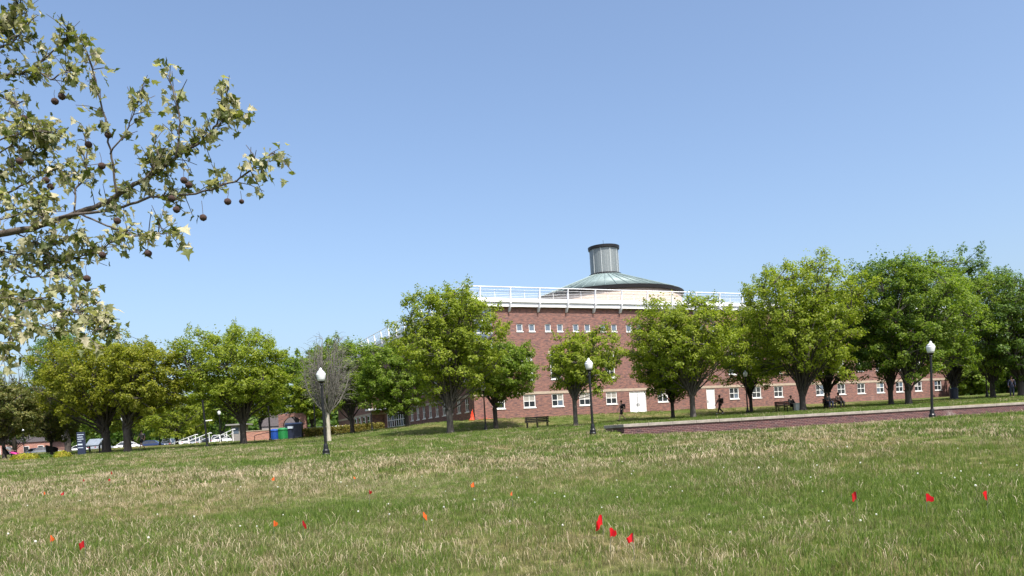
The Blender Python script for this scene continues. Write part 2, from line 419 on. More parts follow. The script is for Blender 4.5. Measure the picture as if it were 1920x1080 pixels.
def wall_open(width, z0, z1, ops, depth=0.22):
    xs = sorted({0.0, width, *[o[0] for o in ops], *[o[1] for o in ops]}); zs = sorted({z0, z1, *[o[2] for o in ops], *[o[3] for o in ops]})
    m = MB()
    for i in range(len(xs) - 1):
        for j in range(len(zs) - 1):
            cx, cz = (xs[i] + xs[i + 1])/2, (zs[j] + zs[j + 1])/2
            if any(o[0] < cx < o[1] and o[2] < cz < o[3] for o in ops): continue
            m.add([(xs[i], 0, zs[j]), (xs[i + 1], 0, zs[j]), (xs[i + 1], 0, zs[j + 1]), (xs[i], 0, zs[j + 1])], [(0, 1, 2, 3)])
    for a, b, c, d, *_ in ops:
        m.add([(a, 0, c), (b, 0, c), (b, 0, d), (a, 0, d), (a, depth, c), (b, depth, c), (b, depth, d), (a, depth, d)],
              [(0, 4, 5, 1), (1, 5, 6, 2), (2, 6, 7, 3), (3, 7, 4, 0)])
    return m

def win(parent, a, b, c, d, kind, tf):
    """window assembly; tf maps wall (x, y inward, z) to building coordinates"""
    def bx(m, x0, x1, y0, y1, z0, z1):
        q = MB().box(x0, x1, y0, y1, z0, z1); m.add([tf(*v) for v in q.v], q.f)
    m = MB(); t = 0.085 if kind != 'small' else 0.075
    y0, y1 = 0.06, 0.14
    if kind in ('double', 'single'):
        fr = MB(); bx(fr, a, a + 0.06, 0.03, 0.2, c, d); bx(fr, b - 0.06, b, 0.03, 0.2, c, d); bx(fr, a + 0.06, b - 0.06, 0.03, 0.2, d - 0.06, d)
        f = fr.build('door_frame', 'frame_white', parent)
        mids = [(a + 0.07, (a + b)/2 - 0.03), ((a + b)/2 + 0.03, b - 0.07)] if kind == 'double' else [(a + 0.07, b - 0.07)]
        gp = MB(); bx(gp, a + 0.06, b - 0.06, 0.15, 0.17, c, d - 0.06); gp.build('door_gap', 'black_metal', f)
        for q, (x0, x1) in enumerate(mids):
            lf = MB(); bx(lf, x0, x1, 0.08, 0.14, c + 0.1, d - 0.08); lf.build('door_leaf', 'door_white', f, bevel=0.01)
            hx = x1 - 0.1 if (kind == 'double' and q == 0) else x0 + 0.1
            h = MB(); bx(h, hx - 0.035, hx + 0.035, 0.02, 0.08, c + 1.05, c + 1.35); h.build('handle', 'black_metal', f)
        return
    bx(m, a, a + t, y0, y1, c, d); bx(m, b - t, b, y0, y1, c, d); bx(m, a + t, b - t, y0, y1, d - t, d); bx(m, a + t, b - t, y0, y1, c, c + t)
    nx, nz = {'four': (2, 2), 'tall': (2, 4), 'small': (1, 1), 'glazed': (9, 3)}[kind]
    xs = np.linspace(a + t, b - t, nx + 1); zs = np.linspace(c + t, d - t, nz + 1); h = 0.028
    for x in xs[1:-1]: bx(m, x - h, x + h, y0 + 0.004, y1, c + t, d - t)
    for z in zs[1:-1]:
        for i in range(nx): bx(m, xs[i] + (h if i else 0), xs[i + 1] - (h if i < nx - 1 else 0), y0 + 0.008, y1, z - h, z + h)
    w = m.build('window', 'frame_white', parent)
    pr = random.Random(int(a*131 + c*17)); bl = pr.random()
    for i in range(nx):
        for j in range(nz):
            p = MB(); bx(p, xs[i], xs[i + 1], 0.10, 0.115, zs[j], zs[j + 1]); p.build('pane', 'blue_glass' if kind == 'small' else ('window_blind' if (bl < 0.35 and j == nz - 1 and pr.random() < 0.8) else ('blue_glass' if pr.random() < 0.15 else 'dark_glass')), w)
    if kind != 'glazed':
        s = MB(); bx(s, a - 0.05, b + 0.05, -0.06, 0.10, c - 0.09, c); s.build('sill', 'frame_white', w)
    if kind == 'tall':
        s = MB(); bx(s, a - 0.2, b + 0.2, -0.015, 0.05, d + 0.05, d + 0.32); s.build('lintel', 'stone', w)

fw = wall_open(UL, -1.0, ZT, fo); fw.build('front_wall', 'building_brick', bld)
lw = wall_open(VD, -1.0, ZT, lo_)
tl = lambda x, y, z: (y, x, z)          # left face: x runs along v, inward is +u
q = MB().add([tl(*v) for v in lw.v], [tuple(reversed(f)) for f in lw.f]); q.build('side_wall', 'building_brick', bld)
for o in fo: win(bld, *o, lambda x, y, z: (x, y, z))
for o in lo_: win(bld, *o, tl)
MB().add([(UL, 0, -1), (UL, VD, -1), (UL, VD, ZT), (UL, 0, ZT), (0, VD, -1), (0, VD, ZT)], [(0, 1, 2, 3), (1, 4, 5, 2)]).build('rear_wall', 'building_brick', bld)
MB().add([(0, 0, ZT + 0.3), (UL, 0, ZT + 0.3), (UL, VD, ZT + 0.3), (0, VD, ZT + 0.3)], [(0, 1, 2, 3)]).build('flat_roof', 'roof_grey', bld)
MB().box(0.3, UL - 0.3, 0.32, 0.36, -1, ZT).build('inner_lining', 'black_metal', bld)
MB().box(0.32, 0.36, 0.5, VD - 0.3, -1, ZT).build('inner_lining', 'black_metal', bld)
BZ = 6.06 - ZB
MB().box(-0.03, UL, -0.035, 0.05, BZ, BZ + 0.26).build('stone_band', 'stone', bld)
MB().box(-0.037, 0.05, 0.055, VD, BZ, BZ + 0.26).build('stone_band', 'stone', bld)
# glazed strip in the upper corner
m = MB()
for i in range(6): m.box(0.25, 2.3, -0.045, -0.005, 7.4 - ZB + i*1.18, 7.4 - ZB + i*1.18 + 1.1)
cw = m.build('corner_window', 'blue_glass', bld)
m = MB()
for i in range(7): m.box(0.17, 2.38, -0.06, -0.004, 7.32 - ZB + i*1.18, 7.4 - ZB + i*1.18)
m.build('mullion', 'white_paint', cw)
# white beam and railing along the eaves
zb = ZT
def eaves(tf, L, nb, u0):
    def bx(m, x0, x1, y0, y1, z0, z1):
        q = MB().box(x0, x1, y0, y1, z0, z1); m.add([tf(*v) for v in q.v], q.f)
    m = MB(); bx(m, -0.35, L, -0.35, 0.3, zb, zb + 0.42); m.build('eaves_beam', 'white_paint', bld)
    m = MB(); bx(m, -0.5, L, -0.5, 0.3, zb + 0.424, zb + 0.82); m.build('eaves_fascia', 'white_paint', bld)
    m = MB(); m.tube([tf(-0.75, -0.75, zb + 1.8), tf(L, -0.75, zb + 1.8)], 0.05, 8); hr = m.build('handrail', 'white_paint', bld)
    for i in range(5):
        m = MB(); m.tube([tf(-0.5, -0.5, zb + 0.95 + 0.16*i), tf(L, -0.5, zb + 0.95 + 0.16*i)], 0.018, 6); m.build('rail', 'white_paint', hr)
    prof = [(-0.28, -0.45), (-0.02, -0.5), (-0.02, -0.02), (-0.36, -0.02), (-0.36, 0.4), (-0.51, 0.4), (-0.51, 1.0), (-0.58, 1.4), (-0.68, 1.76),
            (-0.80, 1.76), (-0.70, 1.35), (-0.66, 0.9), (-0.66, 0.3), (-0.52, -0.1)]
    bm = MB(); n = len(prof)
    fs = [tuple(range(n)), tuple(range(2*n - 1, n - 1, -1))] + [(i, i + n, (i + 1) % n + n, (i + 1) % n) for i in range(n)]
    bm.add([tf(-0.06, y, zb + z) for y, z in prof] + [tf(0.06, y, zb + z) for y, z in prof], fs)
    me = bm.mesh('bracket'); pm = MB(); pm.tube([tf(0, -0.5, zb + 0.82), tf(0, -0.5, zb + 1.62)], 0.025, 6); pme = pm.mesh('post')
    for i in range(nb):
        o = link('bracket', me, 'white_paint', bld); o.location = tf(u0 + 3.17*i, 0, 0)
        o = link('post', pme, 'white_paint', bld); o.location = tf(u0 + 3.17*i + 1.585, 0, 0)
eaves(lambda x, y, z: (x, y, z), UL, 21, 1.03)
eaves(lambda x, y, z: (y, x, z + 0.003), VD, 14, 2.2)
# end block beside the glazed entrance
m = MB(); m.box(-1.5, -0.04, 31, 50, -1, 9.2 - ZB); m.build('end_block', 'building_brick', bld)
m = MB(); m.box(-1.56, -0.05, 30.94, 50, BZ, BZ + 0.26); m.build('stone_band', 'stone', bld)
m = MB(); m.box(-1.62, -0.05, 30.88, 50, 9.2 - ZB, 9.45 - ZB); m.build('coping', 'stone', bld)
m = MB(); m.box(-2.4, -0.05, 29.2, 30.85, BZ + 0.5, BZ + 0.72); m.build('entrance_canopy', 'white_paint', bld)
for i in range(5):
    v = 32.5 + i*2.3
    f = MB().box(-1.58, -1.5, v - 0.45, v + 0.45, WZ0, WZ1).build('window', 'frame_white', bld)
    for a in (-1, 1):
        for b in (0, 1):
            MB().box(-1.60, -1.582, v + (a - 1)*0.2 + 0.02*a + 0.01, v + (a + 1)*0.2 + 0.02*a - 0.01 , WZ0 + 0.07 + b*0.58, WZ0 + 0.58 + b*0.58).build('pane', 'dark_glass', f)
# domed drum, copper cone and glass-block lantern
cu, cv = 27.4, 18.9
eav = 19.35 - ZB; tb = 22.35 - ZB
MB().lathe([(9.62, ZT), (9.62, eav - 0.1)], 64, (cu, cv, 0)).build('drum', 'drum_beige', bld, True)
MB().lathe([(9.55, eav - 0.42), (9.85, eav - 0.40), (9.95, eav + 0.02), (9.6, eav + 0.1)], 64, (cu, cv, 0)).build('eave_ring', 'dark_bronze', bld)
cone = MB().lathe([(9.9, eav + 0.02), (2.0, tb)], 64, (cu, cv, 0)).build('cone_roof', 'copper_green', bld, True)
sm_ = MB(); sm_.tube([(9.88, 0, eav + 0.06), (2.0, 0, tb + 0.04)], 0.045, 4); sme = sm_.mesh('seam')
for i in range(44):
    o = link('seam', sme, 'copper_green', cone); o.location = (cu, cv, 0); o.rotation_euler = (0, 0, 2*math.pi*i/44)
lt = tb - 0.05; lh = 3.45
lan = MB().lathe([(1.80, lt), (1.80, lt + lh)], 48, (cu, cv, 0)).build('lantern', 'block_mortar', bld)
MB().lathe([(2.12, lt - 0.05), (2.12, lt + 0.2), (1.95, lt + 0.26), (1.83, lt + 0.27)], 48, (cu, cv, 0)).build('lantern_base', 'dark_bronze', bld)
gb = MB(); nc, nr = 40, 18
for i in range(nc):
    a0, a1 = 2*math.pi*(i + 0.08)/nc, 2*math.pi*(i + 0.92)/nc
    for j in range(nr):
        z0, z1 = lt + 0.3 + (lh - 0.35)*(j + 0.07)/nr, lt + 0.3 + (lh - 0.35)*(j + 0.93)/nr
        vs = [(cu + r*math.cos(a), cv + r*math.sin(a), z) for r in (1.79, 1.835) for z in (z0, z1) for a in (a0, a1)]
        gb.add(vs, [(4, 5, 7, 6), (0, 1, 5, 4), (2, 6, 7, 3), (0, 4, 6, 2), (1, 3, 7, 5)])
tag(gb.build('glass_blocks', 'glass_block', bld), kind='stuff')
mm = MB().box(1.80, 1.88, -0.045, 0.045, lt + 0.25, lt + lh).mesh('mullion')
for i in range(10):
    o = link('mullion', mm, 'block_mortar', lan); o.location = (cu, cv, 0); o.rotation_euler = (0, 0, 2*math.pi*(i + 0.3)/10)
MB().lathe([(1.82, lt + lh - 0.02), (2.02, lt + lh), (2.06, lt + lh + 0.36), (1.9, lt + lh + 0.4)], 48, (cu, cv, 0)).build('lantern_rim', 'dark_bronze', bld)
MB().lathe([(2.02, lt + lh + 0.37), (0.04, lt + lh + 0.82)], 48, (cu, cv, 0)).build('lantern_cap', 'copper_green', bld)
MB().tube([(cu, cv, lt + lh + 0.8), (cu, cv, lt + lh + 1.3)], 0.02, 6).build('finial', 'dark_bronze', bld)

# ------------------------------------------------------------------ low brick wall with stone cap
wal = thing('low_wall', 'low dark red brick retaining wall with pale stone cap across the lawn', 'wall', (WALL0.x, WALL0.y, 0.9), math.atan2(AX.y, AX.x))
m = MB(); m.box(0, WALL_L, 0, 0.5, 0, 1.06); m.build('brick_face', 'wall_brick', wal)
m = MB(); m.box(0.004, 0.5, 0.504, 1.75, 0, 1.056); m.build('return_face', 'wall_brick', wal)
cme = MB().box(0.006, 1.494, 0, 0.62, 0, 0.16).mesh('cap_stone')
for i in range(int(WALL_L/1.5)):
    o = link('cap_stone', cme, 'cap_stone', wal); o.location = (i*1.5 - 0.06, -0.06, 1.062 + 0.003*math.sin(i*7.3))
    bv = o.modifiers.new('bevel', 'BEVEL'); bv.width = 0.012; bv.segments = 1
MB().box(-0.06, 0.56, 0.565, 1.8, 1.06, 1.222).build('cap_stone', 'cap_stone', wal, bevel=0.012)

# ------------------------------------------------------------------ trees
def bez(p0, p1, p2, n):
    t = np.linspace(0, 1, n)[:, None]
    return (1 - t)**2*p0 + 2*t*(1 - t)*p1 + t*t*p2

def tree(label, px, Y, box, leaf='leaf_mid', barkm='bark_dark', tr=0.26, n=13000, seed=1, fork=None, group=None, clumps=150,
         lean=0.0, name='leafy_tree', limbs=44, lsize=0.092, core=0.40, droop=0.0, group_cat='tree'):
    rng = np.random.default_rng(seed); n = int(n*2.25); clumps = int(clumps*2.4); tr *= 0.86
    b = onground(px, Y)
    l, t, r, bt = box
    c = at((l + r)/2, (t + bt)/2, Y) - b
    rx = (r - l)/2*Y/F*1.02; rz = (bt - t)/2*Y/F*1.03
    root = thing(name, label, 'tree', b, 0, group)
    c = np.array(c); rad = np.array([rx, rx*0.95, rz])
    ph = rng.uniform(0, 6.28, 8)
    def lump(d):
        az = np.arctan2(d[:, 1], d[:, 0])
        return 1 + 0.06*np.sin(2*az + ph[0]) + 0.07*np.sin(3*az + ph[1] + 3*d[:, 2]) + 0.07*np.sin(5*d[:, 2] + ph[2] + 2*az) + 0.05*np.sin(7*az + ph[3])
    no = int(clumps*0.68); gi = np.arange(no) + 0.5
    zf = 1 - 2*gi/no*0.86; az = gi*2.399963 + rng.uniform(0, 6)
    d = np.stack([np.sqrt(1 - zf**2)*np.cos(az), np.sqrt(1 - zf**2)*np.sin(az), zf], 1) + rng.normal(size=(no, 3))*0.11
    di_ = rng.normal(size=(clumps - no, 3)); d = nrm(np.vstack([d, di_]))
    f = np.concatenate([rng.uniform(0.80, 1.0, no), core + (0.85 - core)*rng.random(clumps - no)])
    f[:no] -= (rng.random(no) < 0.14)*rng.uniform(0.12, 0.35, no)
    pw = 2.5; hz = np.hypot(d[:, 0], d[:, 1]); full = 1/((hz**pw + np.abs(d[:, 2])**pw)**(1/pw))
    low = 1/((hz**1.35 + np.abs(d[:, 2])**1.35)**(1/1.35)); full = np.where(d[:, 2] < 0, 0.58*full + 0.42*low, full)
    full = full*np.where(d[:, 2] > 0.82, 0.92, 1.0)*(1 + 0.05*rng.normal(size=len(d)))
    kp = (d[:, 2] > -0.12) | (rng.random(len(d)) < 0.72); d, f, full = d[kp], f[kp], full[kp]
    cc = c + d*rad*(f*full*lump(d)*0.92)[:, None]
    cr = rng.uniform(0.075, 0.135, len(d))*(rx*0.62 + 1.6)
    # limbs
    fk = fork if fork else max(1.2, (c[2] - rz)*0.95 + 0.25)
    fkp = np.array([lean*fk, 0, fk])
    tm = MB()
    tm.tube([(0, 0, -0.25), (0.0, 0, 0.0), (lean*0.1, 0, 0.25), (lean*fk*0.5, 0.02, fk*0.5), tuple(fkp), tuple(fkp + np.array([0.05, 0, 0.5]))],
            [tr*1.6, tr*1.35, tr*1.08, tr*0.95, tr*0.98, tr*0.5], 10)
    tm.build('trunk', barkm, root, True)
    bm = MB(); nodes = []
    ids = rng.permutation(len(cc))[:limbs]
    for i in ids:
        p2 = cc[i]; v = p2 - fkp; s = fkp + np.array([rng.normal()*tr*0.4, rng.normal()*tr*0.4, rng.uniform(-0.15, 0.3)])
        p1 = fkp + np.array([v[0]*0.38, v[1]*0.38, max(0.25, v[2])*0.62]) + rng.normal(size=3)*0.25
        P = bez(s, p1, p2, 9); P[1:-1] += rng.normal(size=(7, 3))*0.05
        r0 = tr*rng.uniform(0.17, 0.36); bm.tube(P, list(np.linspace(r0, 0.02, 9)), 5, False)
        nodes += [P[k] for k in range(3, 9)]
    nd = np.array(nodes)
    for i in range(len(cc)):
        if i in ids: continue
        dist = np.linalg.norm(nd - cc[i], axis=1) + np.maximum(0, nd[:, 2] - cc[i][2])*0.8
        s = nd[np.argmin(dist)]; mid = (s + cc[i])/2 + np.array([0, 0, 0.12]) + rng.normal(size=3)*0.1
        bm.tube(bez(s, mid, cc[i], 5), list(np.linspace(0.045, 0.012, 5)), 4, False)
    bm.build('branches', barkm, root, True)
    if n:
        per = rng.multinomial(n, (cr**2)/np.sum(cr**2)); idx = rng.permutation(np.repeat(np.arange(len(cc)), per))
        d2 = nrm(rng.normal(size=(n, 3)) + np.array([0, 0, 0.25]))
        rr = rng.uniform(0.45, 1.08, n)**0.7
        P = cc[idx] + d2*(cr[idx]*rr)[:, None]*np.array([1.05, 1.05, 0.72])
        # about a third of the leaves fill the shell between the clumps
        nf = n//9; dz = nrm(rng.normal(size=(nf, 3)) + np.array([0, 0, 0.12])); hz2 = np.hypot(dz[:, 0], dz[:, 1])
        fu = 1/((hz2**2.4 + np.abs(dz[:, 2])**2.4)**(1/2.4))
        ok = (np.sin(dz[:, 0]*7 + ph[4])*np.sin(dz[:, 1]*6 + ph[5])*np.sin(dz[:, 2]*7 + ph[6]) > -0.35)
        fu = np.where(dz[:, 2] < 0, fu*0.72, fu)
        fill = c + dz*rad*(fu*lump(dz)*0.92*np.where(ok, rng.uniform(0.72, 1.0, nf), rng.uniform(0.45, 0.75, nf)))[:, None]
        P[:nf] = fill[rng.permutation(nf)]; d2[:nf] = dz
        out = nrm((P - c)/rad)
        N = nrm(0.55*d2 + 0.4*out + np.array([0, 0, 0.6]) + rng.normal(size=(n, 3))*0.45)
        S = rng.uniform(0.7, 1.35, n)*lsize
        # sprigs on the outer clumps that break the outline
        ns = n//16; oc = np.argsort(-f)[:max(6, len(f)//5)]; pk = oc[rng.integers(0, len(oc), ns)]
        Ps = cc[pk] + nrm(d[pk] + np.array([0, 0, 0.4]))*(cr[pk]*rng.uniform(0.7, 1.35, ns))[:, None] + rng.normal(size=(ns, 3))*0.10
        P = np.vstack([P, Ps]); N = np.vstack([N, nrm(rng.normal(size=(ns, 3)))]); S = np.concatenate([S, rng.uniform(0.6, 1.0, ns)*lsize])
        P[:, 2] = np.maximum(P[:, 2], c[2] - rz*1.08)
        V, Q = leaf_quads(P, N, S, 0.62, rng)
        link('crown', mesh_np('crown', V, Q), leaf, root)
    return root, cc, c, rad

G1 = 'trees standing in front of the brick building'
tree('large olive green tree behind the navy pylon sign, its dark trunk thick', 200, 70, (72, 628, 290, 812), 'leaf_olive', tr=0.42, n=17000, seed=11, clumps=190)
tree('olive yellow tree beside the walking person at left, with grey forked trunk', 240, 67, (196, 636, 352, 806), 'leaf_olive', tr=0.34, n=13000, seed=12)
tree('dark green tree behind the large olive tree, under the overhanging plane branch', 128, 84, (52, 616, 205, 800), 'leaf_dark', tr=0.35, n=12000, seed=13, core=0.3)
tree('bronze tinged small tree at the left picture edge', 8, 66, (-62, 712, 72, 838), 'leaf_bronze', tr=0.15, n=8000, seed=14, clumps=110)
tree('bronze tinged small tree with thin trunk left of the navy pylon sign', 97, 74, (38, 728, 150, 842), 'leaf_bronze', tr=0.14, n=7000, seed=15, clumps=100)
tree('bright yellow green tree between the olive tree and the white handrails', 332, 96, (268, 736, 400, 838), 'leaf_yellow', tr=0.2, n=8000, seed=16, clumps=110)
tree('broad fresh green tree left of the blue and green bins', 457, 70, (330, 610, 548, 800), 'leaf_fresh', tr=0.33, n=17000, seed=17, clumps=190)
tree('green tree directly behind the bare grey tree', 661, 78, (562, 632, 722, 792), 'leaf_mid', tr=0.24, n=11000, seed=18)
tree('fresh green tree with leaning trunk in front of the glazed entrance', 765, 74, (668, 636, 812, 802), 'leaf_mid', tr=0.24, n=12000, seed=19, lean=-0.12)
tree('tall vase shaped tree at the building corner with many dark limbs', 845, 61, (748, 528, 948, 772), 'leaf_fresh', 'bark_grey', tr=0.30, n=15500, seed=20, clumps=180, limbs=60, core=0.35)
tree('round green tree between the tall corner tree and the bench', 930, 67, (872, 638, 1010, 768), 'leaf_mid', tr=0.22, n=10000, seed=21)
tree('small thin crowned tree with grey limbs showing, right of the lone bench', 1080, 60, (1024, 618, 1160, 752), 'leaf_fresh', 'bark_grey', tr=0.19, n=6200, seed=22, clumps=110, limbs=60)
tree('small dark trunked tree just right of the white double doors', 1262, 69, (1190, 632, 1322, 762), 'leaf_mid', tr=0.18, n=8000, seed=23)
tree('broad green tree with straight grey trunk between the two white doors', 1300, 65, (1176, 550, 1386, 748), 'leaf_fresh', 'bark_grey', tr=0.26, n=15000, seed=24, clumps=180)
tree('small tree right of the single white door, beside a lamp post', 1409, 73, (1330, 590, 1488, 748), 'leaf_mid', tr=0.18, n=9000, seed=25)
tree('tallest bright green tree, its trunk beside the bench with the lone sitter', 1506, 65, (1380, 478, 1616, 745), 'leaf_fresh', 'bark_dark', tr=0.30, n=18000, seed=26, clumps=200)
tree('tree whose trunk rises behind the bench with two sitters', 1552, 74, (1466, 530, 1660, 742), 'leaf_mid', tr=0.30, n=11000, seed=27)
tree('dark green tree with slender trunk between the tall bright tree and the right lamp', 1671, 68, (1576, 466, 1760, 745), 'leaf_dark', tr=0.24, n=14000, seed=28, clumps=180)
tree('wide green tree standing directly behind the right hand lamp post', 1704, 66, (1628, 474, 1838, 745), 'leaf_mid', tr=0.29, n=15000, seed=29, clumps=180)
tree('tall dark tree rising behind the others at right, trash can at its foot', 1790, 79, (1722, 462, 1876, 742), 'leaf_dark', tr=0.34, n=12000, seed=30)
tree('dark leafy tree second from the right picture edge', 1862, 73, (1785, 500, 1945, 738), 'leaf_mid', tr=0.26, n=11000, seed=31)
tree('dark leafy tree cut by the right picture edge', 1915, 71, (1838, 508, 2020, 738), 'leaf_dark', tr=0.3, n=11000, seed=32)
# trees further back
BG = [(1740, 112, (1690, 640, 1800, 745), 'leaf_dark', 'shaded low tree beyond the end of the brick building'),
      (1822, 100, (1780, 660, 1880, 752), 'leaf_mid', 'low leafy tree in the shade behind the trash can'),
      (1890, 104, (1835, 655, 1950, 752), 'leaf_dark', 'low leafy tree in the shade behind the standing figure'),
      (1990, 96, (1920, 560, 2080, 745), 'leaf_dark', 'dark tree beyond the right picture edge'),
      (560, 118, (500, 660, 622, 795), 'leaf_mid', 'soft green tree behind the dark navy box'),
      (586, 96, (545, 705, 632, 800), 'leaf_yellow', 'small yellow green tree right of the brick arch'),
      (490, 125, (440, 690, 535, 800), 'leaf_fresh', 'green tree behind the small flat roofed booth'),
      (610, 150, (560, 640, 690, 795), 'leaf_dark', 'distant dark tree behind the bare grey tree'),
      (420, 140, (350, 700, 470, 815), 'leaf_mid', 'distant tree behind the parked cars and white handrails'),
      (250, 145, (180, 700, 320, 830), 'leaf_fresh', 'distant bright tree behind the white parked car'),
      (30, 130, (-40, 720, 90, 850), 'leaf_dark', 'distant dark tree behind the pink clad sitter'),
      (130, 140, (70, 720, 200, 845), 'leaf_mid', 'distant tree seen left of the navy pylon sign'),
      (-70, 90, (-150, 680, 10, 850), 'leaf_mid', 'leafy tree beyond the left picture edge')]
for i, (px, Y, bx_, lf, lb) in enumerate(BG):
    tree(lb, px, Y, bx_, lf, tr=0.22, n=6500, seed=50 + i, clumps=100, limbs=18, lsize=0.125*Y/80, core=0.25, group='trees in the background')
# continuous belt far behind, closing the horizon
def far_wood():
    rng = np.random.default_rng(77); n = 110000
    x = rng.uniform(-330, 330, n); y = 235 + rng.uniform(0, 30, n)
    top = 12.5 + 2.2*np.sin(x*0.11) + 1.6*np.sin(x*0.27 + 1) + 1.2*np.sin(x*0.6)
    z = 3.5 + top*rng.random(n)**0.85
    P = np.stack([x, y, z], 1); N = nrm(rng.normal(size=(n, 3)) + np.array([0.1, -0.6, 0.5]))
    V, Q = leaf_quads(P, N, rng.uniform(0.6, 1.1, n), 0.75, rng)
    tag(link('distant_wood', mesh_np('distant_wood', V, Q), 'leaf_dark'), 'distant belt of woodland along the horizon', 'woodland', kind='stuff')
far_wood()


# bare tree: pale trunk, upright twiggy vase
def bare_tree():
    rng = np.random.default_rng(5); Y = 58
    b = onground(617, Y); root = thing('bare_tree', 'bare grey leafless tree with pale trunk behind the left lamp post', 'tree', b)
    s = Y/F; fk = np.array([0.0, 0, 2.0]); tm = MB()
    tm.tube([(0, 0, -0.2), (0, 0, 0.1), (0.02, 0, 1.0), (0, 0, 2.0), (0.02, 0, 2.5)], [0.22, 0.17, 0.14, 0.15, 0.07], 10); tm.build('trunk', 'bark_pale', root, True)
    c = np.array(at(617, 690, Y) - b); bm = MB(); tw = MB()
    for i in range(64):
        a = rng.uniform(0, 6.283); e = rng.uniform(0.25, 1.0); top = rng.uniform(-0.35, 0.95)
        rr = 1.78*math.sqrt(max(0.05, 1 - max(0, top)**2))*rng.uniform(0.35, 1.0)
        p2 = c + np.array([math.cos(a)*rr, math.sin(a)*rr, top*2.35])
        p1 = fk + np.array([math.cos(a)*rr*1.15, math.sin(a)*rr*1.15, (p2[2] - fk[2])*0.45])
        P = bez(fk + rng.normal(size=3)*0.06, p1, p2, 10); P[2:] += np.cumsum(rng.normal(size=(8, 3))*0.035, 0)
        bm.tube(P, list(np.linspace(rng.uniform(0.035, 0.065), 0.012, 10)), 5, False)
        for k in range(13):
            q = P[rng.integers(3, 10)]; L = rng.uniform(0.5, 1.3)
            dd = np.array([math.cos(a + rng.normal()*0.8)*0.5, math.sin(a + rng.normal()*0.8)*0.5, rng.uniform(0.3, 1.0)])
            e1 = q + dd*L*0.7; e2 = q + dd*L + np.array([math.cos(a), math.sin(a), -1.0])*L*rng.uniform(0, 0.75)
            lim = c + np.clip(e2 - c, [-2.0, -2.0, -2.6], [2.0, 2.0, 2.55])
            tw.tube(bez(q, e1, lim, 6), list(np.linspace(0.014, 0.006, 6)), 3, False)
    bm.build('branches', 'bark_dead', root, True); tw.build('twigs', 'bark_dead', root, True)
bare_tree()
def bare_top():
    rng = np.random.default_rng(8); Y = 92; b = onground(28, Y)
    root = thing('bare_tree', 'bare topped tree showing dead twigs above the foliage at left edge', 'tree', b)
    m = MB(); m.tube([(0, 0, -0.2), (0, 0, 3.0), (0.1, 0, 6.5)], [0.25, 0.2, 0.1], 8); m.build('trunk', 'bark_dark', root, True)
    m = MB()
    for i in range(26):
        x = rng.uniform(-2.4, 2.4); t = rng.uniform(8.2, 10.9)
        P = bez(np.array([0.05, 0, rng.uniform(4.5, 6.4)]), np.array([x*0.8, rng.normal()*0.5, 7.0]), np.array([x + rng.normal()*0.3, rng.normal(), t]), 8)
        P[2:] += np.cumsum(rng.normal(size=(6, 3))*0.07, 0); m.tube(P, list(np.linspace(0.06, 0.02, 8)), 4, False)
        for k in range(5):
            q = P[rng.integers(3, 8)]; m.tube([q, q + np.array([rng.normal()*0.35, rng.normal()*0.3, rng.uniform(0.3, 0.9)])], [0.025, 0.012], 3, False)
    m.build('branches', 'bark_dark', root, True)
bare_top()

